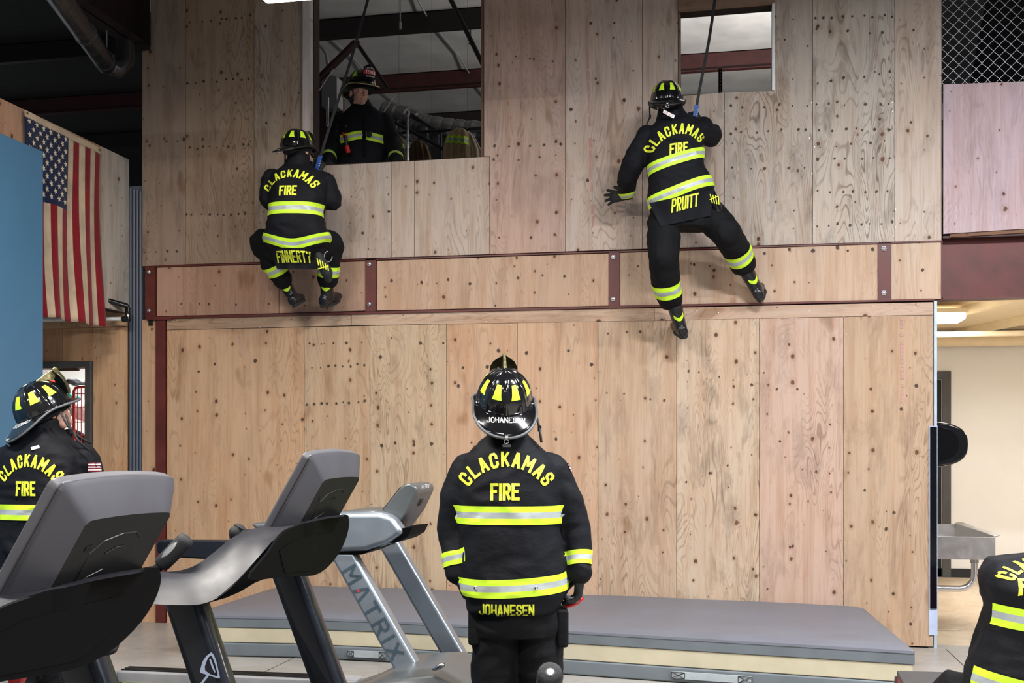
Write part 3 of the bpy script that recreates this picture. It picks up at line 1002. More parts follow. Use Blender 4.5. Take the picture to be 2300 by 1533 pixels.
# the white sheet that trims the flag wall's far part has its end on the door wall; pipes run under it
pr = T('wall_pipe', 'black pipe elbowing off the plywood beside the flag', 'pipe', onY(262, 685, 8.3))
a, b = onY(232, 672, 8.25), onY(284, 686, 8.42)
P('pipe', MD().tube([a + V((-.4, -.1, .02)), a, b, b + V((0.012, 0.0, -0.02)), b + V((0.012, 0, -0.13))], 0.022, 12), 'blackgloss', pr, smooth=60)
pr = T('wall_pipe', 'white pipe running under the black one below the flag', 'pipe', onY(262, 716, 8.4))
a, b = onY(180, 716, 8.42), onY(288, 716, 8.42)
P('pipe', MD().tube([a + V((-.4, 0, .0)), a, b], 0.016, 12), 'decalwhite', pr, smooth=60)
P('end_cap', MD().tube([b + V((-.05, 0, 0)), b + V((.01, 0, 0))], 0.025, 12), 'black', pr, smooth=60)

cl = T('steel_column', 'ribbed blue grey steel column between the door wall and the plywood wall', 'column', (-4.94, D, 0))
xa, xb = onY(287, 900, D).x, onY(317, 900, D).x
zc = onY(300, 416, D).z
P('backing', MD().bb((xa, D + 0.03, 0), (xb, D + 0.06, zc)), 'column', cl)
for k in range(4):
    x = xa + (xb - xa) * (k + 0.5) / 4
    P('rib', MD().tube([(x, D + 0.02, 0), (x, D + 0.02, zc - 0.02 - 0.01 * k)], (xb - xa) / 8.6, 12), 'column', cl, smooth=60)

bp = onX(97, 340, -4.74)
bl = P('wall_blue_partition', MD().bb((-4.84, 3.0, 0), (-4.74, bp.y, bp.z)), 'blue')
tag(bl, kind='structure')
bl.modifiers.new('b', 'BEVEL').width = 0.004

# red frame beam, duct and fixtures under the hall roof, upper left
rb2 = T('frame_beam', 'dark red steel frame beam under the hall roof, top left', 'beam', (-4.8, 6.5, 4.83))
zb = onX(320, 110, -4.9).z
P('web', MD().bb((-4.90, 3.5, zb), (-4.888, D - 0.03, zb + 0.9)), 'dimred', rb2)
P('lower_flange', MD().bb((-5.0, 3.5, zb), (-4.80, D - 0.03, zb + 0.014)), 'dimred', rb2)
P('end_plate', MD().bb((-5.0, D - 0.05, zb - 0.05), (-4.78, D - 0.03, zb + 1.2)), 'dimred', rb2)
dt = T('spiral_duct', 'dark glossy spiral duct slanting under the roof, top left', 'duct', at(245, 150, 9.0))
a, b = at(110, -40, 6.8), at(240, 145, 9.0)
P('tube', MD().tube([a, b], 0.078, 20), 'ductdark', dt, smooth=60)
for k in (0.55, 0.93):
    q = a.lerp(b, k)
    P('joint_ring', MD().tube([q, q + (b - a).normalized() * 0.03], 0.084, 20), 'ductdark', dt, smooth=60)
P('elbow', MD().tube([b, b + V((0.06, 0.06, -0.03)), b + V((0.09, 0.12, 0.06)), b + V((0.08, 0.14, 0.22))], 0.074, 16), 'ductdark', dt, smooth=60)
P('hanger', MD().tube([b + V((0.0, 0, 0.07)), b + V((0, 0, 1.6))], 0.006, 6), 'zinc', dt)

# ceiling light fixtures
for i, (x, y, z, p) in enumerate(FIXTURES):
    xx = x
    lab = 'long lit tube light hanging in front of the plywood wall at the top' if i == 0 else 'lit tube light hung ' + ('', 'above the treadmills', 'above the middle standing person', 'above the seated person at right', 'just ahead of the camera', 'behind the camera to the left', 'behind the camera to the right')[i]
    ft = T('tube_light', lab, 'lamp', (xx, y, z), 'tube lights of the hall' if i else None)
    P('housing', MD().bb((xx - 0.66, y - 0.09, z - 0.012), (xx + 0.66, y + 0.09, z + 0.04)), 'decalwhite', ft, bevel=0.01)
    P('diffuser', MD().bb((xx - 0.64, y - 0.085, z - 0.06), (xx + 0.64, y + 0.085, z - 0.012)), 'tube', ft, bevel=0.024, segs=4)
    for dx in (-0.5, 0.5):
        P('suspension_wire', MD().tube([(xx + dx, y, z + 0.03), (xx + dx, y, 6.5)], 0.004, 6), 'zinc', ft)

# ================================================================== THE CRASH MAT
def xy(px, py, z):
    p = onZ(px, py, z)
    return p.x, p.y


front = [(-3.75, 7.24), (-3.0, 7.30), (-2.38, 7.28), (-1.7, 7.20), (-1.05, 7.10), (-0.3, 6.985), (0.4, 6.88), (1.03, 6.78)]
back = [(-3.72, 8.50), (-3.1, 8.51), (-2.4, 8.52), (-1.7, 8.52), (-1.0, 8.52), (-0.3, 8.52), (0.35, 8.51), (0.94, 8.50)]
cm = T('crash_mat', 'long grey crash mat with a cream side band at the foot of the plywood wall', 'mat', (-1.3, 7.7, 0))


def mat_layer(z0, z1, out, sag=0.0, rnd=0.02):
    md = MD()
    n = len(front)
    loop = [(x, y - out) for x, y in front] + [(x, y) for x, y in reversed(back)]
    loop[0] = (front[0][0] - out, front[0][1] - out)
    loop[n - 1] = (front[-1][0] + out, front[-1][1] - out)
    loop[n] = (back[-1][0] + out, back[-1][1])
    loop[-1] = (back[0][0] - out, back[0][1])
    md.loft([[(x, y, z0) for x, y in loop], [(x, y, z1) for x, y in loop]])
    return md


P('lower_layer', mat_layer(0.004, 0.098, 0.0), 'matside', cm, bevel=0.012)
P('cream_layer', mat_layer(0.10, 0.205, -0.004), 'matcream', cm, bevel=0.006)
P('side_band', mat_layer(0.206, 0.285, 0.004), 'matside', cm, bevel=0.004)
# top skin: a grid with soft sag and wrinkles, higher toward the back left
md = MD()
nu, nv = 90, 22
for j in range(nv + 1):
    v = j / nv
    for i in range(nu + 1):
        u = i / nu * (len(front) - 1)
        k = min(int(u), len(front) - 2)
        f = u - k
        fx, fy = [front[k][q] * (1 - f) + front[k + 1][q] * f for q in (0, 1)]
        bx, by = [back[k][q] * (1 - f) + back[k + 1][q] * f for q in (0, 1)]
        x, y = fx * (1 - v) + bx * v, (fy - 0.008) * (1 - v) + by * v
        uu = i / nu
        edge = min(1, v / 0.04, (1 - v) / 0.04 + 0.4, uu * nu / 1.5, (1 - uu) * nu / 1.5)
        z = 0.285 + 0.018 * edge ** 0.5 + 0.055 * v * (1 - uu) ** 0.6 * min(1, uu * 9 + 0.35)
        z += 0.006 * noise.noise(V((x * 2.2, y * 2.2, 0))) + 0.004 * (1 - abs(noise.noise(V((x * 6, y * 3, 3))))) * max(0, 1 - v * 3)
        if u > 0 and v == 0:
            z = 0.286
        md.v.append(V((x, y, z)))
for j in range(nv):
    for i in range(nu):
        a = j * (nu + 1) + i
        md.f.append((a, a + 1, a + nu + 2, a + nu + 1))
        md.m.append(0)
# skirt
loop = [i for i in range(nu + 1)] + [j * (nu + 1) + nu for j in range(1, nu + 1) if j <= nv] + [nv * (nu + 1) + i for i in range(nu - 1, -1, -1)] + [j * (nu + 1) for j in range(nv - 1, 0, -1)]
b0_ = len(md.v)
for i in loop:
    p = md.v[i].copy()
    p.z = 0.27
    md.v.append(p)
for k in range(len(loop)):
    k2 = (k + 1) % len(loop)
    md.f.append((loop[k], b0_ + k, b0_ + k2, loop[k2]))
    md.m.append(0)
md.f.append(tuple(reversed(range(b0_, b0_ + len(loop)))))
md.m.append(0)
P('top_cover', md, 'matgrey', cm, smooth=60)


def mat_handle(xa, xb):
    def fy(x):
        for k in range(len(front) - 1):
            if front[k][0] <= x <= front[k + 1][0]:
                f = (x - front[k][0]) / (front[k + 1][0] - front[k][0])
                return front[k][1] * (1 - f) + front[k + 1][1] * f
        return front[-1][1]
    xs_ = [xa + (xb - xa) * k / 6 for k in range(7)]
    o = P('carry_handle', MD().loft([[(x, fy(x) - 0.004, 0.030), (x, fy(x) - 0.004, 0.075), (x, fy(x) - 0.012 - (0.006 if 0 < i < 6 else 0), 0.075), (x, fy(x) - 0.012 - (0.006 if 0 < i < 6 else 0), 0.030)] for i, x in enumerate(xs_)]), 'webbing', cm)
    for a, b in ((xs_[0], xs_[1]), (xs_[-2], xs_[-1])):
        m = MD()
        for p, q in (((a, .034), (b, .071)), ((a, .071), (b, .034)), ((a, .034), (b, .034)), ((a, .071), (b, .071)), ((a, .034), (a, .071)), ((b, .034), (b, .071))):
            m.tube([(p[0], fy(p[0]) - 0.0195, p[1]), (q[0], fy(q[0]) - 0.0195, q[1])], 0.0018, 4)
        P('box_stitching', m, 'tdark', o)


mat_handle(onZ(1507, 1520, .05).x, onZ(1688, 1520, .05).x)
mat_handle(onZ(772, 1472, .05).x, onZ(862, 1474, .05).x)

# ================================================================== TREADMILLS
fy0 = 3.68                       # centre line of the middle treadmill


def treadmill_black():
    Y = fy0
    t = T('treadmill', 'x', 'treadmill', (-1.9, Y, 0))
    # uprights
    for (pxa, pya, pxb, pyb, w_, d) in ((413, 1345, 484, 1533, 123, 3.50), (636, 1262, 746, 1533, 104, 4.27)):
        a, b = at(pxa, pya, d), at(pxb, pyb, d)
        b.y = a.y
        sl = (b.x - a.x) / (b.z - a.z)
        bot = V((a.x + sl * (0.10 - a.z), a.y, 0.10))
        hw, hd = 0.064, 0.045
        rings = []
        for p in (a + V((0, 0, 0.02)), bot):
            rings.append([p + V((math.copysign(abs(math.cos(q)) ** 0.5, math.cos(q)) * hw, math.copysign(abs(math.sin(q)) ** 0.5, math.sin(q)) * hd, 0)) for q in [2 * PI * k / 28 for k in range(28)]])
        u = P('upright', MD().loft(rings), 'tblue', t, smooth=50)
        if pxa < 500:
            # print on the outer face: a rounded triangular emblem on a stem
            yf = a.y - hd - 0.0015
            def E(px, py):
                p = onY(px, py, yf)
                return p
            m = MD()
            outer = [(474, 1464), (480, 1469), (486, 1485), (494, 1520), (493, 1523), (487, 1522), (470, 1516), (450, 1510), (449, 1506), (455, 1485), (463, 1473)]
            inner = [(474, 1472), (477, 1475), (483, 1490), (489, 1514), (487, 1518), (472, 1513), (461, 1505), (460, 1496), (464, 1484), (468, 1476), (471, 1473)]
            n = len(outer)
            m.add([E(*p) for p in outer] + [E(*p) for p in inner], [(i, (i + 1) % n, n + (i + 1) % n, n + i) for i in range(n)])
            m.add([E(470, 1480), E(473, 1478), E(479, 1494), (E(484, 1508)), E(482, 1510), E(476, 1499)], [(0, 1, 2, 5), (2, 3, 4, 5)])
            m.add([E(466, 1513), E(470, 1516), E(450, 1542), E(444, 1541)], [(0, 1, 2, 3)])
            P('emblem', m, 'decalblue', u)
    # grey wing-shaped ribbon of the near side
    topl = [(150, 1285, 3.42), (280, 1287, 3.45), (345, 1284, 3.48), (400, 1281, 3.50), (440, 1268, 3.52), (480, 1240, 3.56), (520, 1208, 3.61), (560, 1189, 3.67), (610, 1178, 3.75), (665, 1168, 3.86), (720, 1160, 3.98), (775, 1155, 4.08)]
    botl = [(150, 1350, 3.28), (280, 1354, 3.30), (345, 1356, 3.33), (410, 1358, 3.34), (455, 1355, 3.36), (495, 1338, 3.39), (535, 1303, 3.44), (572, 1262, 3.50), (610, 1218, 3.56), (650, 1189, 3.64), (715, 1168, 3.80), (781, 1158, 3.98)]
    m = MD()
    def cr(pts, k, f):
        p0, p1, p2, p3 = [V(pts[max(0, min(len(pts) - 1, k + j))]) for j in (-1, 0, 1, 2)]
        return 0.5 * ((2 * p1) + (-p0 + p2) * f + (2 * p0 - 5 * p1 + 4 * p2 - p3) * f * f + (-p0 + 3 * p1 - 3 * p2 + p3) * f ** 3)
    A, B = [], []
    for k in range(len(topl) - 1):
        for f in (0, .2, .4, .6, .8):
            A.append(at(*cr(topl, k, f)))
            B.append(at(*cr(botl, k, f)))
    rings = []
    for a, b in zip(A, B):
        mid = (a + b) / 2
        nrm = V((0.55, -0.75, 0.25)) * 0.012
        rings.append([a, a.lerp(b, .33) + nrm, a.lerp(b, .66) + nrm, b, b + V((-0.03, 0.045, 0.0)), a + V((-.02, .05, -0.012))])
    P('dash_ribbon', MD().loft(rings), 'ribbon', t, smooth=50)
    # black underside lip below the ribbon, then the black shell with its rounded far wing
    low = [(455, 1355, 3.37), (480, 1350, 3.39), (510, 1337, 3.42), (545, 1316, 3.47), (582, 1301, 3.52), (620, 1296, 3.58), (655, 1293, 3.66)]
    upc = [(455, 1353, 3.37), (495, 1336, 3.39), (535, 1301, 3.44), (572, 1260, 3.50), (610, 1216, 3.56), (650, 1188, 3.64), (700, 1171, 3.74)]
    ra = []
    for k in range(len(low)):
        a_, b_ = at(*upc[k]), at(*low[k])
        ra.append([a_, b_, b_ + V((0, .09, 0)), a_ + V((0, .09, 0))])
    P('underside', MD().loft(ra), 'shell', t, smooth=50)
    X0 = -1.40
    ctl = [(560, 1300), (640, 1294), (700, 1292), (730, 1278), (752, 1255), (769, 1228), (779, 1203), (784, 1180), (783, 1162), (775, 1156), (715, 1168), (662, 1183), (632, 1200), (600, 1245)]
    sil = []
    for k in range(len(ctl)):
        for f in (0, .34, .67):
            p0_, p1_, p2_, p3_ = [V(ctl[(k + q) % len(ctl)]) for q in (-1, 0, 1, 2)]
            sil.append(0.5 * ((2 * p1_) + (-p0_ + p2_) * f + (2 * p0_ - 5 * p1_ + 4 * p2_ - p3_) * f * f + (-p0_ + 3 * p1_ - 3 * p2_ + p3_) * f ** 3))
    P('under_shell', MD().prism([onX(x, y, X0) for x, y in sil], (-0.02, 0.03, 0)), 'shell', t)
    P('shell_recess', MD().prism([onX(x, y, X0 + 0.002) for x, y in [(628, 1236), (660, 1214), (700, 1203), (752, 1192), (758, 1200), (750, 1225), (728, 1258), (705, 1280), (640, 1286)]], (-0.01, 0, 0)), 'shell', t)
    P('neck_block', MD().prism([onX(x, y, X0 - 0.12) for x, y in [(570, 1300), (720, 1292), (735, 1190), (640, 1190)]], (-0.18, 0.03, 0)), 'black', t, bevel=0.02)
    # console display, leaning toward the front
    Wd = V((0.03, 1, 0)).normalized()
    U = V((0.50, 0, 0.86)).normalized()
    Nn = V((0.86, 0, -0.50)).normalized()
    ct = (onX(697, 1022, -1.375) + onX(809, 1020, -1.35)) / 2
    Wd = (onX(809, 1020, -1.35) - onX(697, 1022, -1.375))
    hw = Wd.length / 2
    Wd.normalize()
    bow = 0.012
    Hh = 0.36

    def pane(w1, u0, u1, n_, crown=0.0):
        pts = [(-w1, u0), (w1, u0), (w1, u1 - 0.012), (w1 - 0.012, u1)]
        pts += [(w1 * k, u1 + crown * (1 - k * k)) for k in (0.75, 0.4, 0, -0.4, -0.75)]
        pts += [(-w1 + 0.012, u1), (-w1, u1 - 0.012)]
        return [ct + Wd * a + U * b + Nn * n_ for a, b in pts]
    P('screen_frame', MD().prism(pane(hw, -Hh, 0.0, -0.028, bow), Nn * 0.028), 'tgrey2', t, bevel=0.008, segs=3)
    r0, r1, r2 = pane(hw, -Hh, 0.0, 0.002, bow), pane(hw - 0.008, -Hh, -0.006, 0.012, bow), pane(hw - 0.055, -Hh, -0.060, 0.062, 0.006)
    o = P('screen_housing', MD().loft([r0, r1, r2]), ['tgrey', 'tdark'], t, smooth=32)
    for pl in o.data.polygons:
        if len(pl.vertices) > 6:
            pl.material_index = 1
    # moulded emblem and socket on the back
    def bk(a, b, n_=0.0625):
        return ct + Wd * a + U * b + Nn * n_
    P('moulded_emblem', MD().tube([bk(-.09, -.15), bk(-.06, -.12), bk(-.0, -.105), bk(.05, -.105), bk(.075, -.12)], 0.0016, 6), 'black', t)
    P('moulded_emblem', MD().tube([bk(-.03, -.155), bk(-.0, -.14), bk(.03, -.14)], 0.002, 6), 'blackgloss', t)
    P('moulded_emblem', MD().tube([bk(-.085, -.16), bk(-.085, -.24), bk(-.05, -.215), bk(-.005, -.20)], 0.0016, 6), 'black', t)
    P('socket', MD().prism([bk(-.115, -.128), bk(-.095, -.125), bk(-.095, -.138), bk(-.115, -.141)], Nn * 0.001), 'blackgloss', t)
    P('screen', MD().prism([ct + Wd * a + U * b - Nn * 0.029 for a, b in ((-hw + .03, -.32), (hw - .03, -.32), (hw - .03, -.03), (-hw + .03, -.03))], -Nn * 0.002), 'mirror', t)
    # grips
    g0, g1 = at(338, 1292, 3.52), at(419, 1210, 3.52)
    P('grip_stem', MD().tube([g0 + (g0 - g1) * .5, g0.lerp(g1, 0.35)], 0.0155, 14), 'tblue', t, smooth=60)
    gp = P('grip', MD().tube([g0.lerp(g1, .28), g0.lerp(g1, .32), g0.lerp(g1, .5), g0.lerp(g1, .93), g0.lerp(g1, 1.02), g0.lerp(g1, 1.05)], [.021, .026, .027, .0275, .024, .013], 18), 'rubber', t, smooth=60)
    d = (g1 - g0).normalized()
    side = V((0.0, -0.92, 0.0)) + V((0.0, 0, 0.42))
    side = (side - d * side.dot(d)).normalized()
    upv = d.cross(side)
    m = MD()
    for k in range(9):
        f = .45 + .42 * k / 8
        hh = 0.010 * (1 - abs(k - 4) ** 3 / 75)
        c0 = g0.lerp(g1, f)
        m.v += [c0 + side * 0.0272 + upv * hh, c0 + side * 0.0285, c0 + side * 0.0272 - upv * hh]
    for k in range(8):
        for j in (0, 1):
            m.f.append((k * 3 + j, k * 3 + 3 + j, k * 3 + 4 + j, k * 3 + 1 + j))
            m.m.append(0)
    P('pulse_sensor', m, 'zinc', gp, smooth=180)
    g2, g3 = at(524, 1212, 4.1), at(540, 1182, 4.1)
    P('grip', MD().tube([g2, g2.lerp(g3, .5), g3, g3 + (g3 - g2) * .12], [.018, .023, .024, .012], 16).ball(at(526, 1196, 4.06), (.02, .02, .024)), 'rubber', t, smooth=60)
    # side handrails back toward the runner, deck, belt, motor hood
    for s in (-1, 1):
        P('side_rail', MD().bb((-3.3, Y + s * 0.40 - 0.06, 0.14), (-1.55, Y + s * 0.40 + 0.06, 0.21)), 'tdark', t, bevel=0.02)
    P('belt', MD().bb((-3.32, Y - 0.29, 0.165), (-1.75, Y + 0.29, 0.185)), 'rubber', t, bevel=0.008)
    P('frame', MD().bb((-3.3, Y - 0.40, 0.05), (-1.2, Y + 0.40, 0.16)), 'black', t, bevel=0.01)
    for x in (-3.15, -1.3):
        for s in (-1, 1):
            P('foot', MD().tube([(x, Y + s * .33, 0), (x, Y + s * .33, .06)], .03), 'rubber', t)
    hd_ = MD().loft([[(-1.75, Y - .44, .12), (-1.75, Y - .44, .22), (-1.75, Y + .44, .22), (-1.75, Y + .44, .12)], [(-1.5, Y - .43, .1), (-1.5, Y - .42, .28), (-1.5, Y + .42, .28), (-1.5, Y + .43, .1)],
                     [(-1.15, Y - .36, .08), (-1.15, Y - .34, .22), (-1.15, Y + .34, .22), (-1.15, Y + .36, .08)]])
    P('motor_hood', hd_, 'tdark', t, bevel=0.03, segs=3)
    return t


tm2 = treadmill_black()
tag(tm2, 'dark treadmill with a grey curved dash, middle one of the row of three')
tm1 = tm2.copy()
COL.objects.link(tm1)
tm1.location = V(tm2.location) + V((0.0, -1.455, -0.02))
for ch_ in list(tm2.children):
    c_ = ch_.copy()
    COL.objects.link(c_)
    c_.parent = tm1
    for g_ in ch_.children:
        d_ = g_.copy()
        COL.objects.link(d_)
        d_.parent = c_
tm1.location.z = 0.0
tm1.location.x += 0.036
tm1.scale = (1, 1, 0.967)
tag(tm1, 'dark treadmill with a grey screen housing, nearest the camera at bottom left')
# safety clip hanging from the near treadmill
sk_ = T('safety_key', 'red safety clip hanging on a ring from the nearest treadmill', 'clip', at(40, 1490, 2.35))
P('cord', MD().tube([at(37, 1395, 2.4), at(39, 1440, 2.36), at(37, 1462, 2.35)], 0.0018, 6), 'strapblack', sk_)
P('ring', MD().tube([at(37 + 8 * math.cos(k * PI / 6), 1484 + 10 * math.sin(k * PI / 6), 2.35) for k in range(13)], 0.0010, 6), 'chrome', sk_)
P('swivel', MD().tube([at(38, 1449, 2.35), at(37, 1474, 2.35)], 0.0035, 8), 'chrome', sk_)
P('clip_jaw', MD().prism([at(x, y, 2.35) for x, y in ((27, 1492), (43, 1488), (47, 1498), (36, 1545), (14, 1545))], V((0.006, 0.010, 0))), 'red', sk_, bevel=0.003)
P('clip_jaw', MD().prism([at(x, y, 2.33) for x, y in ((50, 1494), (60, 1493), (62, 1499), (40, 1548), (30, 1546))], V((0.005, 0.010, 0))), 'red', sk_, bevel=0.003)

# --- silver treadmill
t3 = T('treadmill', 'silver treadmill with printed upright, farthest of the row of three', 'treadmill', (-2.2, 5.1, 0))
ups = []
for (pts_, d) in ((((736, 1240), (812, 1240), (980, 1533), (900, 1533)), 5.55), (((841, 1212), (905, 1205), (1066, 1478), (990, 1472)), 6.15)):
    tl, tr, br, bl_ = [at(x, y, d) for x, y in pts_]
    Yf = tl.y
    q = [onY(x, y, Yf) for x, y in pts_]
    # continue to the floor frame
    k = (q[3].z - 0.16) / (q[0].z - q[3].z)
    q[3] = q[3] + (q[3] - q[0]) * k
    q[2] = q[2] + (q[2] - q[1]) * k
    inner = [p.copy() for p in q]
    wv_ = (q[1] - q[0]) * 0.26
    q2 = [q[0], q[1] - wv_, q[2] - wv_, q[3]]
    u = P('upright', MD().prism(q2, (0.0, 0.085, 0)), 'silver' if d < 6 else 'silver', t3, bevel=0.018, segs=4)
    ups.append((u, q2, Yf))
u, q2, Yf = ups[0]


# --------------------------------------------------------------- block lettering
GL = {
    'C': ([(1, .70), (1, .84), (.78, 1), (.22, 1), (0, .84), (0, .16), (.22, 0), (.78, 0), (1, .16), (1, .30)],),
    'L': ([(0, 1), (0, 0), (1, 0)],),
    'A': ([(0, 0), (.42, 1), (.58, 1), (1, 0)], [(.2, .3), (.8, .3)]),
    'K': ([(0, 0), (0, 1)], [(1, 1), (.08, .42)], [(.34, .6), (1, 0)]),
    'M': ([(0, 0), (0, 1)], [(1, 0), (1, 1)], [(.05, .97), (.5, .36)], [(.95, .97), (.5, .36)]),
    'S': ([(1, .74), (1, .85), (.78, 1), (.22, 1), (0, .85), (0, .66), (.22, .53), (.78, .47), (1, .34), (1, .15), (.78, 0), (.22, 0), (0, .15), (0, .26)],),
    'F': ([(0, 0), (0, 1), (1, 1)], [(0, .52), (.72, .52)]),
    'I': ([(.5, 0), (.5, 1)],),
    'R': ([(0, 0), (0, 1), (.78, 1), (1, .86), (1, .62), (.78, .48), (0, .48)], [(.5, .48), (1, 0)]),
    'E': ([(1, 1), (0, 1), (0, 0), (1, 0)], [(0, .52), (.75, .52)]),
    'J': ([(1, 1), (1, .16), (.78, 0), (.22, 0), (0, .16), (0, .3)],),
    'O': ([(.22, 0), (0, .16), (0, .84), (.22, 1), (.78, 1), (1, .84), (1, .16), (.78, 0), (.22, 0)],),
    'H': ([(0, 0), (0, 1)], [(1, 0), (1, 1)], [(0, .5), (1, .5)]),
    'N': ([(0, 0), (0, 1)], [(1, 0), (1, 1)], [(.03, .94), (.97, .06)]),
    'P': ([(0, 0), (0, 1), (.78, 1), (1, .85), (1, .6), (.78, .45), (0, .45)],),
    'U': ([(0, 1), (0, .16), (.22, 0), (.78, 0), (1, .16), (1, 1)],),
    'T': ([(.5, 0), (.5, 1)], [(0, 1), (1, 1)]),
    'Y': ([(0, 1), (.5, .48)], [(1, 1), (.5, .48)], [(.5, .5), (.5, 0)]),
    'B': ([(0, 0), (0, 1), (.75, 1), (.95, .87), (.95, .64), (.75, .52), (0, .52)], [(.75, .52), (1, .38), (1, .14), (.78, 0), (0, 0)]),
    'X': ([(0, 0), (1, 1)], [(0, 1), (1, 0)]),
    'G': ([(1, .70), (1, .84), (.78, 1), (.22, 1), (0, .84), (0, .16), (.22, 0), (.78, 0), (1, .16), (1, .45), (.55, .45)],),
    'V': ([(0, 1), (.5, 0), (1, 1)],),
    'Q': ([(0, 0), (.42, 1), (.58, 1), (1, 0)],),          # an A without its bar
    '2': ([(0, .8), (.2, 1), (.8, 1), (1, .8), (1, .6), (0, 0), (1, 0)],),
    '0': ([(.22, 0), (0, .16), (0, .84), (.22, 1), (.78, 1), (1, .84), (1, .16), (.78, 0), (.22, 0)],),
    '1': ([(.2, .8), (.5, 1), (.5, 0)],),
    '4': ([(.75, 0), (.75, 1)], [(.7, .97), (0, .32)], [(0, .3), (1, .3)]),
    '-': ([(.1, .5), (.9, .5)],),
    ' ': (),
}


def strip(pts, t, step):
    """a stroke as quads, mitred at its corners, cut fine enough to follow a surface"""
    pts = [V(p) for p in pts]
    n = len(pts)
    closed = (pts[0] - pts[-1]).length < 1e-6
    L, R = [], []
    for i in range(n):
        a = pts[i - 1] if i else (pts[-2] if closed else None)
        b = pts[i + 1] if i < n - 1 else (pts[1] if closed else None)
        d1 = (pts[i] - a).normalized() if a is not None else None
        d2 = (b - pts[i]).normalized() if b is not None else None
        if d1 is None:
            d1 = d2
        if d2 is None:
            d2 = d1
        n1, n2 = V((-d1.y, d1.x)), V((-d2.y, d2.x))
        m = n1 + n2
        if m.length < 0.3:
            m = n1
        else:
            m = m / max(m.dot(n1), 0.55)
        p = pts[i].copy()
        if not closed and i == 0:
            p -= d2 * t * 0.0
        L.append(p + m * t / 2)
        R.append(p - m * t / 2)
    out = []
    for i in range(n - 1):
        k = max(1, int((pts[i + 1] - pts[i]).length / step))
        for j in range(k):
            f0, f1 = j / k, (j + 1) / k
            l0, l1, r0, r1 = L[i].lerp(L[i + 1], f0), L[i].lerp(L[i + 1], f1), R[i].lerp(R[i + 1], f0), R[i].lerp(R[i + 1], f1)
            m0, m1 = (l0 + r0) / 2, (l1 + r1) / 2
            out.append((l0, l1, m1, m0))
            out.append((m0, m1, r1, r0))
    return out


def text2d(s, h, w, t, gap, step=0.012, arc=0.0):
    """quads of a line of lettering in the plane, centred on x = 0, baseline y = 0"""
    ws = [(t * 1.0 if c == 'I' else (w * 1.22 if c == 'M' else (w * 0.6 if c == ' ' else w))) for c in s]
    tot = sum(ws) + gap * (len(s) - 1)
    x = -tot / 2
    res = []
    for c, cw in zip(s, ws):
        for st in GL[c]:
            q = [V((t / 2 + (cw - t) * px, t / 2 + (h - t) * py)) for px, py in st]
            # let free ends reach the letter's edge
            if (q[0] - q[-1]).length > 1e-6:
                d = (q[0] - q[1]).normalized()
                q[0] = q[0] + d * t / 2 * (1 if abs(d.x) < .3 or abs(d.y) < .3 else .6)
                d = (q[-1] - q[-2]).normalized()
                q[-1] = q[-1] + d * t / 2 * (1 if abs(d.x) < .3 or abs(d.y) < .3 else .6)
            for quad in strip(q, t, step):
                o = []
                for p in quad:
                    if arc:
                        th = (x + cw / 2) / arc
                        lx = p.x - cw / 2
                        o.append(V((math.sin(th) * (arc + p.y) + math.cos(th) * lx, math.cos(th) * (arc + p.y) - math.sin(th) * lx - arc)))
                    else:
                        o.append(V((x + p.x, p.y)))
                res.append(o)
        x += cw + gap
    return res


def lay(quads, fn, md_cut=0):
    """quads in the plane -> mesh through fn(u, v)"""
    md = MD()
    for qd in quads:
        ps = [fn(p.x, p.y) for p in qd]
        if any(p is None for p in ps):
            continue
        if md_cut and max((ps[q_] - ps[(q_ + 1) % 4]).length for q_ in range(4)) > md_cut:
            continue
        nn = (ps[1] - ps[0]).cross(ps[3] - ps[0])
        if nn.length > 1e-12:
            nn.normalize()
            k_ = len(md.f) % 7 * 0.00018
            ps = [p + nn * k_ for p in ps]
        md.add(ps, [(0, 1, 2, 3)])
    return md


# MATRIX down the near upright
ax = (onY(906, 1492, Yf) - onY(772, 1252, Yf))
c0 = onY(838, 1374, Yf) + V((0, -0.0026, 0))
ex = ax.normalized()
ey = V((-ex.z, 0, ex.x)) * -1
if ey.x < 0:
    ey = -ey
ey = V((ex.z * -1, 0, ex.x))
if ey.x < 0:
    ey = -ey
hh = 0.082
P('printed_letters', lay(text2d('MQTRIX', hh, 0.066, 0.0135, 0.030, 1.0), lambda a, b: c0 + ex * a * 1.0 + ey * (b - hh / 2)), 'decaldark', u)
P('red_dot', MD().tube([c0 + ex * -0.128 - ey * 0.012, c0 + ex * -0.128 - ey * 0.012 + V((0, -0.001, 0))], 0.0075, 12), 'decalred', u)
# dash bowl
dash_top = [(560, 1196), (640, 1180), (700, 1172), (760, 1160), (820, 1157), (870, 1166), (900, 1195)]
sil = [(600, 1178), (752, 1150), (852, 1150), (880, 1158), (908, 1196), (870, 1222), (820, 1238), (760, 1240), (640, 1246), (600, 1244)]
P('dash', MD().prism([onY(x, y, Yf - 0.02) for x, y in sil], (0, 0.10, 0)), 'silver', t3, bevel=0.03, segs=4)
P('dash_top', MD().prism([onY(x, y, Yf + 0.05) for x, y in [(560, 1176), (770, 1148), (840, 1144), (868, 1156), (876, 1185), (860, 1212), (600, 1215)]], (0, 0.40, 0)), 'silverdk', t3, bevel=0.02, segs=3)
P('under_shell', MD().prism([onY(x, y, Yf + 0.0) for x, y in [(660, 1232), (880, 1200), (900, 1186), (926, 1184), (916, 1204), (896, 1216), (870, 1220), (812, 1245), (736, 1245), (700, 1240)]], (0, 0.30, 0)), 'shell', t3)
cupc = onY(788, 1160, Yf + 0.08)
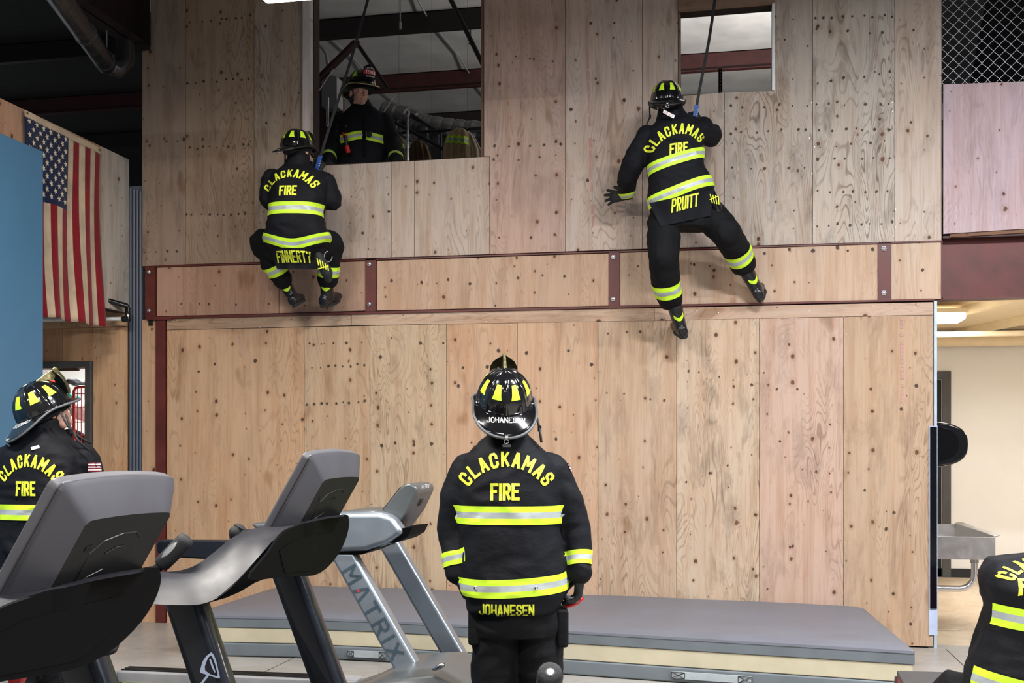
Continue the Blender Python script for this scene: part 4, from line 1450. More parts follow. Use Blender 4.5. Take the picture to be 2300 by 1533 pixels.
P('cup_holder', MD().tube([cupc + V((0, 0, -.01)), cupc + V((0, 0, 0.012)), cupc + V((0, 0, 0.013)), cupc + V((0, 0, 0.0))], [.10, .10, .085, .080], 24), 'silver', t3, smooth=40)
# console
ya, yb = Yf + 0.10, Yf + 0.42


def csec(Y_, sx=0.0):
    return [onY(x, y, ya) + V((sx, Y_ - ya, 0)) for x, y in [(848, 1164), (856, 1148), (896, 1096), (906, 1087), (920, 1084), (936, 1092), (938, 1104), (916, 1150), (882, 1196), (868, 1190)]]


P('console', MD().loft([csec(ya), csec(yb)]), 'silverdk', t3, bevel=0.018, segs=3)
P('console_screen', MD().prism([p + V((-0.003, 0, 0.002)) for p in (csec(ya + .04)[1], csec(ya + .04)[2], csec(yb - .04)[2], csec(yb - .04)[1])], (-0.004, 0, 0.003)), 'mirror', t3)
e0 = onX(920, 1104, csec(ya)[5].x)
P('printed_letters', lay(text2d('MATRIX', 0.022, 0.019, 0.004, 0.008, 1.0), lambda a, b: V((csec(ya)[5].x + 0.004 + 0.10 * (b - 0.01), ya + 0.15 + a, csec(ya)[5].z - 0.016 + b))), 'decalwhite', t3)
for k in range(4):
    c_ = csec(ya)[6].lerp(csec(ya)[7], 0.45 + 0.09 * k) + V((0.004, 0.12, 0))
    P('vent_slot', MD().tube([c_, c_ + V((0, .06, 0))], .003, 6), 'black', t3)
P('lock', MD().tube([onY(866, 1168, ya) + V((0, -.003, 0)), onY(870, 1166, ya) + V((0, -.006, 0))], .010, 12), 'chrome', t3, smooth=40)
# black side handrail back toward the runner
hy = at(420, 1233, 6.0).y
P('handrail', MD().prism([onY(x, y, hy) for x, y in [(349, 1222), (356, 1212), (780, 1214), (780, 1262), (500, 1258), (360, 1250), (351, 1240)]], (0, 0.06, 0)), 'tblue', t3, bevel=0.012, segs=3)
# bolts on the far upright
u2, q3, Yf2 = ups[1]
for x, y in ((852, 1217), (884, 1217)):
    c_ = onY(x, y, Yf2)
    P('bolt', MD().tube([c_, c_ + V((0, -.004, 0))], .009, 12), 'black', u2)
hx0 = onY(868, 1500, 4.95).x
hood = []
for (x, zt_, hw_) in ((-2.05, .20, .40), (-1.78, .30, .40), (-1.58, .405, .39), (-1.34, .43, .35), (-1.20, .36, .30), (-1.13, .14, .28)):
    hood.append([(x, 5.2 - hw_, .06), (x, 5.2 - hw_, zt_ - .04), (x, 5.2 - hw_ + .05, zt_), (x, 5.2 + hw_ - .05, zt_), (x, 5.2 + hw_, zt_ - .04), (x, 5.2 + hw_, .06)])
P('motor_hood', MD().loft(hood), 'silverdk', t3, bevel=0.02, segs=3)
c_ = at(978, 1502, 4.95)
P('hood_badge', MD().ball((c_.x, 4.84, c_.z), (.035, .008, .012), Matrix.Rotation(-.4, 3, 'Y')), 'chrome', t3, smooth=180)
for s in (-1, 1):
    Yr = 5.12 + s * 0.38
    P('side_rail', MD().bb((-3.24, Yr - 0.07, 0.20), (-1.9, Yr + 0.07, 0.27)), 'greysteel' if s > 0 else 'silverdk', t3, bevel=0.012)
    for k in range(3):
        P('rail_rib', MD().bb((-3.22, Yr - 0.05 + k * .035, 0.27), (-2.05, Yr - 0.035 + k * .035, 0.276)), 'tdark', t3)
    P('yellow_line', MD().bb((-3.2, Yr - s * 0.075, 0.2), (-2.0, Yr - s * 0.071, 0.207)), 'limetext', t3)
P('belt', MD().bb((-3.24, 4.84, 0.185), (-2.0, 5.42, 0.205)), 'rubber', t3, bevel=0.008)
P('frame', MD().bb((-3.2, 4.75, 0.06), (-1.9, 5.49, 0.19)), 'black', t3, bevel=0.01)
for x in (-3.1, -1.4):
    for s in (-1, 1):
        P('foot', MD().tube([(x, 5.12 + s * .3, 0), (x, 5.12 + s * .3, .065)], .03), 'rubber', t3)
top('floor_mat', 'black rubber floor mat under the treadmills at bottom left', 'mat', MD().bb((-4.6, 1.4, 0), (-0.75, 6.02, 0.008)), 'rubber', (-2.7, 3.7, 0))

# knob-ended post in front, plyo boxes
kp = T('padded_post', 'black rubber-capped post with a silver bolt at the bottom edge of the picture', 'post', (at(1232, 1533, 1.95).x, at(1232, 1533, 1.95).y, 0))
p1 = at(1236, 1508, 1.9)
p0 = at(1226, 1600, 2.02)
dv = (p1 - p0).normalized()
P('grip', MD().tube([p0 - dv * .15, p1 - dv * 0.012, p1 - dv * .004, p1, p1 - dv * .0005], [.0235, .0225, .021, .016, .0085], 24), 'rubber', kp, smooth=50)
P('end_bolt', MD().tube([p1 - dv * .006, p1 + dv * .0012], .006, 16), 'zinc', kp, smooth=40)
P('bore', MD().tube([p1 - dv * .004, p1 + dv * .0004], .0085, 16), 'black', kp)
fpt = V((p0.x - dv.x * .3, p0.y + .05, 0.02))
P('post', MD().tube([fpt, p0 - dv * .1], .018, 14), 'black', kp, smooth=50)
P('base_plate', MD().bb((fpt.x - .12, fpt.y - .12, 0), (fpt.x + .12, fpt.y + .12, .02)), 'black', kp, bevel=.005)


def plyo(lab, pts_top, d):
    c = sum(pts_top, V()) / len(pts_top)
    t = T('plyo_box', lab, 'box', (c.x, c.y, 0), 'soft jump boxes')
    zt_ = c.z
    q = [V((p.x, p.y, zt_)) for p in pts_top]
    P('top_pad', MD().prism([p - V((0, 0, .025)) for p in q], (0, 0, .025)), 'boxtop', t, bevel=.006)
    lo = [V((c.x + (p.x - c.x) * 1.12, c.y + (p.y - c.y) * 1.12, 0)) for p in q]
    up_ = [V((c.x + (p.x - c.x) * .985, c.y + (p.y - c.y) * .985, zt_ - .026)) for p in q]
    P('body', MD().loft([lo, up_]), 'boxred', t, bevel=.01)
    for k in range(4):
        a, b = up_[k], up_[(k + 1) % 4]
        la, lb = lo[k], lo[(k + 1) % 4]
        nrm = (b - a).cross(la - a).normalized() * -.0
        P('edge_strip', MD().tube([a.lerp(la, .02), la.lerp(a, .01)], .012, 8), 'boxtop', t)
    return t


zb_ = 0.30
pts_ = [onZ(2014, 1505, zb_), onZ(2134, 1508, zb_), onZ(2134, 1508, zb_), onZ(2014, 1505, zb_)]
a, b = onZ(2014, 1505, zb_), onZ(2134, 1508, zb_)
plyo('crimson and black jump box at the bottom edge beside the crash mat corner', [a, b, b + V((-.02, -.5, 0)), a + V((-.02, -.5, 0))], 4.6)
zb_ = 0.45
a = onZ(2218, 1386, zb_)
plyo('crimson jump box partly hidden behind the seated person at the right edge', [a, a + V((.55, -.03, 0)), a + V((.5, -.55, 0)), a + V((-.0, -.5, 0))], 5)

# ================================================================== PEOPLE
def frame(R, Fw):
    """matrix whose x is right, y forward, z up, from a right and a forward direction"""
    y = V(Fw).normalized()
    x = V(R) - y * V(R).dot(y)
    x.normalize()
    z = x.cross(y)
    return Matrix((x, y, z)).transposed()


def helmet(parent, c, Rm, name_txt=None, shield_txt=None, strap=None, s=1.0, trim='trim', name_u=0.0):
    """traditional fire helmet; c = centre of the dome's base, Rm: x right, y forward, z up"""
    Mx = Matrix.Translation(c) @ Rm.to_4x4() @ Matrix.Scale(s, 4)
    a, b, h = 0.118, 0.142, 0.150

    def dome(th, ph, off=0.0):
        k = abs(math.cos(4 * (th))) ** 26
        r = 1 + off + 0.055 * k * min(1, math.cos(ph) * 2.2 + 0.25) * (1 if ph < 1.5 else .5)
        cp = math.cos(ph) ** 0.86
        return V((a * r * cp * math.cos(th), b * r * cp * math.sin(th), h * (1 + off + .02 * k) * math.sin(ph) - 0.004))
    md = MD()
    n, m = 120, 14
    rings = [[dome(2 * PI * j / n, PI / 2 * i / m * 0.985) for j in range(n)] for i in range(m + 1)]
    md.loft(rings)
    # comb over the crown from back to front
    shell = P('helmet', md.xf(Mx), 'helm', parent, smooth=60)

    def brim(th, f):
        c_, s_ = math.cos(th), math.sin(th)
        ext = 0.021 + (0.030 * s_ if s_ > 0 else 0.074 * abs(s_) ** 1.8)
        z = -0.004 - 0.012 * f - (0.050 * abs(s_) ** 2 * f ** 1.3 if s_ < 0 else 0.018 * s_ ** 2 * f) + 0.013 * (abs(c_) ** 3) * f ** 2
        return V(((a * 0.97 + ext * f) * c_, (b * 0.97 + ext * f) * s_, z))
    md = MD()
    n = 72
    fs_ = [0, .2, .4, .6, .8, 1.0]
    rings = [[brim(2 * PI * j / n, f) for j in range(n)] for f in fs_] + [[brim(2 * PI * j / n, f) - V((0, 0, .006)) for j in range(n)] for f in reversed(fs_)]
    md.loft(rings, cap=False)
    br = P('brim', md.xf(Mx), 'helm', shell, smooth=60)
    P('edge_trim', MD().tube([brim(2 * PI * j / n, 1.0) - V((0, 0, .003)) for j in range(n + 1)], 0.0062, 8, cap=False).xf(Mx), trim, shell, smooth=180)
    bead = [brim(2 * PI * j / n, 0.03) + V((0, 0, .003)) for j in range(n + 1)]
    P('bead', MD().tube(bead, 0.004, 6, cap=False).xf(Mx), 'helm', shell, smooth=180)
    # liner under the shell and ear flaps
    md = MD().loft([[V(((a - .012) * math.cos(t), (b - .012) * math.sin(t), z)) * 1.0 for t in [2 * PI * k / 24 for k in range(24)]] for z in (-0.045, 0.0)])
    P('liner', md.xf(Mx), 'knit', shell, smooth=60)
    # reflective trapezoids between the ribs
    for k in range(8):
        th0 = PI / 8 + k * PI / 4
        if abs(math.sin(th0) - 1) < 0.12:
            continue
        md = MD()
        for i in range(5):
            ph = math.radians(24 + 27 * i / 4)
            wd = 0.27 - 0.085 * i / 4 + (0.03 if i < 1 else 0)
            for j in range(5):
                md.v.append(dome(th0 + wd * (j / 4 - .5) * 1.35, ph, 0.012))
        for i in range(4):
            for j in range(4):
                md.f.append((i * 5 + j, i * 5 + j + 1, i * 5 + j + 6, i * 5 + j + 5))
                md.m.append(0)
        P('reflective_sticker', md.xf(Mx), 'lime', shell, smooth=180)
    # shield holder and front shield
    md = MD()
    md.prism([(-0.006, .02, h - .01), (-0.006, .09, h + .004), (-.006, .135, h + .010), (-.006, .158, h + 0.018), (-.006, .165, h - .002), (-.006, .12, h - 0.045), (-.006, 0.06, h - .012)], (.012, 0, 0))
    P('shield_holder', md.xf(Mx), 'brass', shell, bevel=.003)
    sh = []
    for (w_, z_, y_) in ((.040, .012, .168), (.055, .035, .174), (.062, .075, .176), (.060, .105, .174), (.048, .130, .170), (.024, .150, .166), (.004, .162, .164)):
        sh.append([V((w_ * q, y_ - .028 * q * q, z_)) for q in (-1, -.5, 0, .5, 1)])
    md = MD()
    rows = len(sh)
    for r in sh:
        md.v += r
    for r in sh:
        md.v += [p + V((0, -.004, 0)) for p in r]
    for i in range(rows - 1):
        for j in range(4):
            q = i * 5 + j
            md.f.append((q, q + 1, q + 6, q + 5))
            md.f.append((rows * 5 + q + 5, rows * 5 + q + 6, rows * 5 + q + 1, rows * 5 + q))
    ed = [i * 5 for i in range(rows)] + [(rows - 1) * 5 + j for j in range(1, 5)] + [i * 5 + 4 for i in range(rows - 2, -1, -1)] + [3, 2, 1]
    for k in range(len(ed)):
        a_, b_ = ed[k], ed[(k + 1) % len(ed)]
        md.f.append((a_, b_, rows * 5 + b_, rows * 5 + a_))
    md.m = [0] * len(md.f)
    fs = P('front_shield', md.xf(Mx), 'knit' if shield_txt else 'shieldback', shell, smooth=30)

    def onsh(u_, v_, off=.002):
        return Mx @ V((u_, .176 + off - .028 * (u_ / .06) ** 2, v_))
    if shield_txt:
        g = MD()
        for i in range(6):
            for j in range(1):
                u0, u1 = -.060 + .02 * i, -.040 + .02 * i
                g.add([onsh(u0, .060), onsh(u1, .060), onsh(u1, .100), onsh(u0, .100)], [(0, 1, 2, 3)])
        P('shield_panel', g, 'decalred', shell)
        P('shield_lettering', lay(text2d(shield_txt, .030, .0135, .0042, .003, .01), lambda p, q: onsh(-p if False else p * -1, q + .065, .004)), 'decalwhite', shell)
        P('shield_lettering', lay(text2d('CLACKAMAS', .012, .0075, .0022, .0022, .01), lambda p, q: onsh(-p, q + .036, .0035)), 'decalwhite', shell)
        P('shield_lettering', lay(text2d('FIREFIGHTER', .013, .0065, .002, .0022, .01, arc=.07), lambda p, q: onsh(-p, q + .112, .0005)), 'decalwhite', shell)
    # rear ring and bolts
    rp_ = brim(-PI / 2, 1.0)
    P('rear_clip', MD().box(rp_ + V((0, .004, .004)), (.014, .018, .014)).xf(Mx), 'chrome', shell, bevel=.002)
    P('rear_ring', MD().tube([rp_ + V((.010 * math.cos(t), -.004, -.016 + .010 * math.sin(t))) for t in [2 * PI * k / 12 for k in range(13)]], .0016, 6).xf(Mx), 'chrome', shell, smooth=180)
    for sx in (-1, 1):
        P('side_bolt', MD().ball(brim(0 if sx > 0 else PI, .30) + V((0, -.02, .006)), (.006, .006, .004)).xf(Mx), 'chrome', shell, smooth=180)
    if name_txt:
        bt = br.data
        L = rootloc(parent)
        bv = BVHTree.FromPolygons([p.co + L for p in bt.vertices], [tuple(p.vertices) for p in bt.polygons])
        dz = (Mx.to_3x3() @ V((0, 0, -1))).normalized()

        def put(u_, v_):
            uu = u_ + name_u
            o = Mx @ V((uu, -(b + .036) + v_ + (.015 if not name_u else .045) * (uu / .08) ** 2 + 0.002, .12))
            hit = bv.ray_cast(o, dz)
            return hit[0] - dz * .0012 if hit[0] else None
        P('name_lettering', lay(text2d(name_txt, .025, .0155, .0036, .0034, .006), put), 'decalwhite', shell)
    if strap:
        P('chin_strap', MD().tube(strap, .0055, 8), 'strapblack', shell, smooth=180)
        q = V(strap[len(strap) // 2])
        P('strap_buckle', MD().box(q, (.016, .010, .026)), 'black', shell, bevel=.002)
    return shell


def ring(c, R, B, hw, hd, n=32, e=2.6):
    return [V(c) + V(R) * (math.copysign(abs(math.cos(t)) ** (2 / e), math.cos(t)) * hw) + V(B) * (math.copysign(abs(math.sin(t)) ** (2 / e), math.sin(t)) * hd) for t in [2 * PI * k / n for k in range(n)]]


def band(bvh, c, ax, ref, w_, a0, a1, droop=lambda a: 0.0, rmax=0.5, n=64, off=0.0035, outw=True, lim=None):
    """reflective band wrapped round a limb or trunk: lime, silver, lime"""
    c, ax, ref = V(c), V(ax).normalized(), V(ref)
    ref = (ref - ax * ref.dot(ax)).normalized()
    sd = ax.cross(ref)
    hs = [-w_ / 2, -w_ / 3, -w_ / 6, -w_ / 6, 0, w_ / 6, w_ / 6, w_ / 3, w_ / 2]
    md = MD()
    cols = []
    for i in range(n + 1):
        a = math.radians(a0 + (a1 - a0) * i / n)
        d = ref * math.cos(a) + sd * math.sin(a)
        col = []
        for h_ in hs:
            o = c + ax * (h_ + droop(a))
            if outw:
                hit = bvh.ray_cast(o, d, rmax)
            else:
                hit = bvh.ray_cast(o + d * rmax, -d, rmax)
            if lim and hit[0]:
                h2 = lim.ray_cast(o, d, rmax)
                if h2[0] and hit[3] - h2[3] > .022:
                    hit = (h2[0] + d * .004,)
            col.append(hit[0] + d * off if hit[0] else None)
        cols.append(col)
    for i in range(n):
        for j, mi in ((0, 0), (1, 0), (3, 1), (4, 1), (6, 0), (7, 0)):
            q = [cols[i][j], cols[i + 1][j], cols[i + 1][j + 1], cols[i][j + 1]]
            if all(x is not None for x in q) and max((q[k] - q[(k + 1) % 4]).length for k in range(4)) < 0.07:
                md.add(q, [(0, 1, 2, 3)], mi)
    return md


def glove(parent, wrist, d, palm, side, curl=0.5, s=1.0, spread=0.12, name='glove', thumb=1.0):
    """gloved hand: five fingers. d: along the hand, palm: palm-facing direction, side: direction of the thumb"""
    d = V(d).normalized()
    palm = V(palm)
    palm = (palm - d * palm.dot(d)).normalized()
    side = V(side)
    side = (side - d * side.dot(d) - palm * side.dot(palm)).normalized()
    w_ = V(wrist)
    md = MD()
    md.loft([ring(w_ + d * t * s, side, palm, hw * s, hd * s, 20, 2.4) for t, hw, hd in ((-.03, .030, .026), (0.0, .029, .023), (.03, .036, .021), (.06, .043, .019), (.085, .043, .018), (.10, .040, .015))])
    for k, (o_, L, r) in enumerate(((.030, .078, .0125), (.011, .088, .013), (-.010, .082, .0125), (-.030, .064, .0115))):
        p = w_ + (d * (.085 - .004 * abs(k - 1)) + side * o_) * s
        ang = curl * (0.35 + .05 * k)
        dirv = (d + side * (spread * (1.2 - .9 * k))).normalized()
        pts, rs = [p], [r * s]
        for j, f in enumerate((.45, .30, .25)):
            q = dirv * math.cos(ang) + palm * math.sin(ang)
            p = p + q * L * f * s
            pts.append(p)
            rs.append(r * s * (1 - .07 * (j + 1)))
            ang += curl * .75
        md.chain(pts, rs, 10)
    p = w_ + (d * .025 + side * .028) * s
    q1 = (d * .6 + side * .75 * thumb + palm * .35).normalized()
    q2 = (d * .85 + side * .25 * thumb + palm * (.3 + .3 * curl)).normalized()
    md.chain([p, p + q1 * .045 * s, p + q1 * .045 * s + q2 * .035 * s, p + q1 * .045 * s + q2 * .06 * s], [.018 * s, .015 * s, .0135 * s, .012 * s], 10)
    r = remesh(md, .0038, 2)
    folds(r, .0012, (60, 60, 60))
    return P(name, r, 'glove', parent, smooth=180)


def boot(parent, ankle, toe_dir, up, s=1.0, shaft=0.12, tab=None, name='boot'):
    """leather boot: shaft, foot, and a ribbed sole of its own"""
    up = V(up).normalized()
    f = V(toe_dir)
    f = (f - up * f.dot(up)).normalized()
    r_ = f.cross(up)
    a = V(ankle)
    md = MD()
    md.loft([ring(a + up * t * s + f * o * s, r_, f, hw * s, hd * s, 24, 2.2) for t, o, hw, hd in
             ((shaft, -.005, .055, .062), (.05, 0.0, .050, .060), (.0, .004, .046, .060), (-.045, .012, .046, .070), (-.075, .02, .045, .075))])
    md.loft([ring(a + f * o * s + up * z * s, r_, up, hw * s, hh * s, 24, 2.5) for o, z, hw, hh in
             ((-.075, -.070, .022, .028), (-.066, -.062, .036, .040), (-.02, -.055, .042, .05), (.05, -.062, .046, .044), (.11, -.072, .052, .034), (.155, -.074, .051, .031), (.185, -.078, .042, .026), (.20, -.082, .026, .018))])
    r = remesh(md, .007, 3)
    folds(r, .0016, (20, 20, 40), 3)
    b = P(name, r, 'boot', parent, smooth=180)
    out = []
    for t in range(28):
        an = 2 * PI * t / 28
        x = math.sin(an)
        o = .062 + .138 * math.cos(an)
        hw = .050 if o > .06 else .042
        out.append(a + (f * o + r_ * (hw * math.copysign(abs(x) ** .8, x)) - up * .118) * s)
    P('sole', MD().loft([out, [p + up * .024 * s for p in out]]), 'rubber', b, bevel=.004)
    if tab:
        bv = r.bvh()
        d_ = V(tab)
        d_ = (d_ - up * d_.dot(up)).normalized()
        sd_ = up.cross(d_)
        md = MD()
        cols = []
        for i in range(11):
            u_ = (i / 10 - .5) * .075 * s
            col = []
            for k in range(4):
                v_ = (.035 + .010 * k + .03 * (i / 10 - .5) ** 2 * 4 - .012) * s
                o = a + sd_ * u_ + up * v_ + d_ * .15
                hit = bv.ray_cast(o, -d_)
                col.append(hit[0] + d_ * .003 if hit[0] else None)
            cols.append(col)
        for i in range(10):
            for k in range(3):
                q = [cols[i][k], cols[i + 1][k], cols[i + 1][k + 1], cols[i][k + 1]]
                if all(x is not None for x in q):
                    md.add(q, [(0, 1, 2, 3)])
        P('boot_tape', md, 'lime', b, smooth=180)
    return b


def head_mesh(md, c, Rm, face=True):
    X, Y, Z = [Rm.col[i] for i in range(3)] if hasattr(Rm, 'col') else Rm

    def p(x, y, z):
        return V(c) + Rm @ V((x, y, z))
    md.ball(p(0, -.008, .025), (.077, .097, .098), Rm, 24, 16)
    md.ball(p(0, .030, -.040), (.060, .062, .075), Rm, 20, 12)
    md.ball(p(0, .068, -.095), (.028, .024, .020), Rm)
    md.cap(p(-.046, .02, -.085), .020, p(-.012, .066, -.098), .016)
    md.cap(p(.046, .02, -.085), .020, p(.012, .066, -.098), .016)
    md.cap(p(0, .088, .012), .0085, p(0, .110, -.026), .0125)
    md.ball(p(0, .104, -.032), (.0165, .012, .009), Rm)
    md.cap(p(-.036, .080, .026), .011, p(.036, .080, .026), .011)
    md.ball(p(-.042, .062, -.022), (.022, .020, .018), Rm)
    md.ball(p(.042, .062, -.022), (.022, .020, .018), Rm)
    md.cap(p(-.020, .088, -.058), .0065, p(.020, .088, -.058), .0065)
    md.cap(p(-.015, .087, -.068), .0075, p(.015, .087, -.068), .0075)
    for s_ in (-1, 1):
        md.ball(p(s_ * .079, -.008, -.004), (.010, .020, .032), Rm)
        md.ball(p(s_ * .036, .078, .006), (.014, .010, .011), Rm)
    return md


def firefighter(J, label, group=None):
    """J: joints and sizes. Returns the person's root and the coat's tree"""
    t = T('person', label, 'person', J['loc'], group)
    R, B = V(J['R']).normalized(), V(J['B']).normalized()      # body's right and back directions
    # ---- coat
    md = MD()
    md.loft([ring(c, r_ if r_ else R, b_ if b_ else B, hw, hd, 36, J.get('e', 2.7)) for (c, hw, hd, r_, b_) in J['torso']])
    torso_only = MD().join(md).bvh()
    for side in ('l', 'r'):
        if side + 'arm' in J:
            pts, rs = J[side + 'arm']
            md.chain(pts, rs, 18)
    if 'shoulder' in J:
        for c, r in J['shoulder']:
            md.ball(c, (r, r, r))
    for c0_, c1_, r0_, r1_ in J.get('collar', []):
        md.cap(c0_, r0_, c1_, r1_, 20)
    coat = remesh(md, J.get('vox', .010), J.get('sm', 4))
    folds(coat, J.get('amp', .007), J.get('ff', (6, 6, 10)), J.get('seed', 1), .3)
    bv = coat.bvh()
    co = P('coat', coat, 'coat', t, smooth=180)
    # ---- trousers
    md = MD()
    if 'hips' in J:
        md.loft([ring(c, r_ if r_ else R, b_ if b_ else B, hw, hd, 30, 2.4) for (c, hw, hd, r_, b_) in J['hips']])
    for side in ('l', 'r'):
        if side + 'leg' in J:
            pts, rs = J[side + 'leg']
            md.chain(pts, rs, 18)
    bt = None
    if md.v:
        tr = remesh(md, J.get('vox', .010), 4)
        folds(tr, J.get('tamp', .009), J.get('tf', (6, 6, 9)), J.get('seed', 1) + 5, .3)
        bt = tr.bvh()
        P('trousers', tr, 'trouser', t, smooth=180)
    # ---- body inside the clothes, one continuous surface
    md = MD()
    head_mesh(md, J['head'], J['hm'])
    md.cap(J['neck0'], .058, V(J['head']) + J['hm'] @ V((0, -.015, -.03)), .055)
    tc = [x[0] for x in J['torso']]
    i0, i1 = 1, len(tc) - 2
    md.cap(V(tc[i0]).lerp(V(tc[i1]), 0.18), .095, V(tc[i1]).lerp(V(tc[i0]), .06), .105)
    md.cap(V(J['neck0']), .055, V(tc[i0]).lerp(V(tc[i1]), 0.15), .075)
    for k_ in ('larm', 'rarm', 'lleg', 'rleg'):
        if k_ in J:
            pts, rs = J[k_]
            md.cap(V(tc[5 if 'arm' in k_ else i1]).lerp(V(pts[0]), .1), .06, pts[0], min(rs[0] * .6, .055))
            md.chain(pts, [min(r * .58, .055) for r in rs], 14)
    body = remesh(md, J.get('hvox', .009), 2)
    P('body', body, 'skin', t, smooth=180)
    md = MD()
    hm = J['hm']
    hp = V(J['head'])
    md.ball(hp + hm @ V((0, -.018, .020)), (.081, .094, .098), hm, 24, 14)
    md.ball(hp + hm @ V((0, -.060, -.045)), (.060, .040, .045), hm, 16, 10)
    P('hair', md, 'hair', t, smooth=180)
    if J.get('eyes'):
        for s_ in (-1, 1):
            e_ = P('eye', MD().ball(hp + hm @ V((s_ * .033, .0835, .006)), (.011, .008, .006), hm), 'eyewhite', t, smooth=180)
            P('iris', MD().ball(hp + hm @ V((s_ * .033 + .003, .0905, .006)), (.0045, .002, .0045), hm), 'hair', e_, smooth=180)
            P('eyebrow', MD().cap(hp + hm @ V((s_ * .018, .094, .027)), .0035, hp + hm @ V((s_ * .052, .081, .029)), .003), 'hair', t, smooth=180)
        P('lips', MD().cap(hp + hm @ V((-.018, .0905, -.0625)), .0038, hp + hm @ V((.018, .0905, -.0625)), .0038), 'boxred' if False else 'skin', t, smooth=180)
    return t, co, bv, torso_only, bt


def back_text(parent, bv, c, R, U, N, items, off=.004, bands=None):
    """items: (text, v, h, w, t, gap, arc, rot); rays are sent along -N onto the coat"""
    c, R, U, N = V(c), V(R).normalized(), V(U).normalized(), V(N).normalized()
    for (s, u0, v0, h, w_, t_, gap, arc, rot) in items:
        cr_, sr = math.cos(rot), math.sin(rot)

        def put(u_, v_):
            uu, vv = u_ * cr_ - v_ * sr, u_ * sr + v_ * cr_
            o = c + R * (u0 + uu) + U * (v0 + vv) + N * .45
            hit = bv.ray_cast(o, -N, .8)
            return hit[0] + N * off if hit[0] else None
        P('back_lettering', lay(text2d(s, h, w_, t_, gap, .012, arc), put, .035), 'limetext', parent)


def tail(parent, bvs, quad, d_, txt, base, h, w_, t_, gap, rot):
    """coat tail hanging over the seat of the trousers, with the name on it"""
    nu_, nv_ = 16, 7
    q0, q1, q2, q3 = [V(q) for q in quad]
    org = V((0, 0, H))
    G = []
    for j in range(nv_ + 1):
        row = []
        for i in range(nu_ + 1):
            p = q0.lerp(q1, i / nu_).lerp(q3.lerp(q2, i / nu_), j / nv_)
            dr = (at(p.x, p.y, 1.0) - org)
            best = None
            for b_ in bvs:
                hit = b_.ray_cast(org, dr.normalized())
                if hit[0]:
                    dep = (hit[0] - org).dot(FW)
                    best = dep if best is None else min(best, dep)
            row.append([p, best])
        G.append(row)
    vals = [c[1] for r in G for c in r if c[1] is not None and c[1] < d_ + .1]
    mean = sum(vals) / len(vals)
    Z = [[min(c[1], mean + .04) if c[1] is not None else mean for c in r] for r in G]
    for _ in range(6):
        Z = [[min(Z[j][i], sum(Z[jj][ii] for jj in (max(j - 1, 0), j, min(j + 1, nv_)) for ii in (max(i - 1, 0), i, min(i + 1, nu_))) / 9) for i in range(nu_ + 1)] for j in range(nv_ + 1)]
    md = MD()
    for off in (-.008, .004):
        for j in range(nv_ + 1):
            for i in range(nu_ + 1):
                p = G[j][i][0]
                md.v.append(at(p.x, p.y, Z[j][i] + off + (.006 * (j / nv_) * math.sin(i * 1.1))))
    n1_ = (nu_ + 1) * (nv_ + 1)
    for j in range(nv_):
        for i in range(nu_):
            a_ = j * (nu_ + 1) + i
            md.f.append((a_, a_ + 1, a_ + nu_ + 2, a_ + nu_ + 1))
            md.f.append((n1_ + a_ + nu_ + 1, n1_ + a_ + nu_ + 2, n1_ + a_ + 1, n1_ + a_))
    ed = list(range(nu_ + 1)) + [j * (nu_ + 1) + nu_ for j in range(1, nv_ + 1)] + [nv_ * (nu_ + 1) + i for i in range(nu_ - 1, -1, -1)] + [j * (nu_ + 1) for j in range(nv_ - 1, 0, -1)]
    for k in range(len(ed)):
        a_, b_ = ed[k], ed[(k + 1) % len(ed)]
        md.f.append((b_, a_, n1_ + a_, n1_ + b_))
    md.m = [0] * len(md.f)
    o = P('coat_tail', md, 'coat', parent, smooth=50)
    R_ = RT * math.cos(rot) + UP_ * math.sin(rot)
    back_text(parent, md.bvh(), at(base[0], base[1], d_), R_, UP_, -FW, [(txt, 0, 0.0, h, w_, t_, gap, 0, 0)], off=.003)


def small_flag(parent, bv, c, N, R, U, s=1.0):
    c, N, R, U = V(c), V(N).normalized(), V(R).normalized(), V(U).normalized()

    def put(u_, v_, off=.004):
        hit = bv.ray_cast(c + R * u_ + U * v_ + N * .3, -N, .6)
        return hit[0] + N * off if hit[0] else None
    for mat_, cells in (('flagred', [(i, 0, 1) for i in range(0, 7, 2)]), ('decalwhite', [(i, 0, 1) for i in range(1, 7, 2)])):
        md = MD()
        for i, _, _ in cells:
            for k in range(4):
                q = [put((-.04 + .02 * k) * s, (-.025 + i * .0071) * s), put((-.02 + .02 * k) * s, (-.025 + i * .0071) * s), put((-.02 + .02 * k) * s, (-.025 + i * .0071 + .0071) * s), put((-.04 + .02 * k) * s, (-.025 + i * .0071 + .0071) * s)]
                if all(x is not None for x in q):
                    md.add(q, [(0, 1, 2, 3)])
        if md.v:
            P('arm_flag', md, mat_, parent)
    q = [put(x * s, y * s, .006) for x, y in ((0.0, 0), (.04, 0), (.04, .025), (0.0, .025))]
    if all(x is not None for x in q):
        P('arm_flag_canton', MD().add(q, [(0, 1, 2, 3)]), 'flagblue', parent)


RT, FW = V((CA, SA, 0)), V((-SA, CA, 0))      # camera's right and forward on the floor
UP_ = V((0, 0, 1))

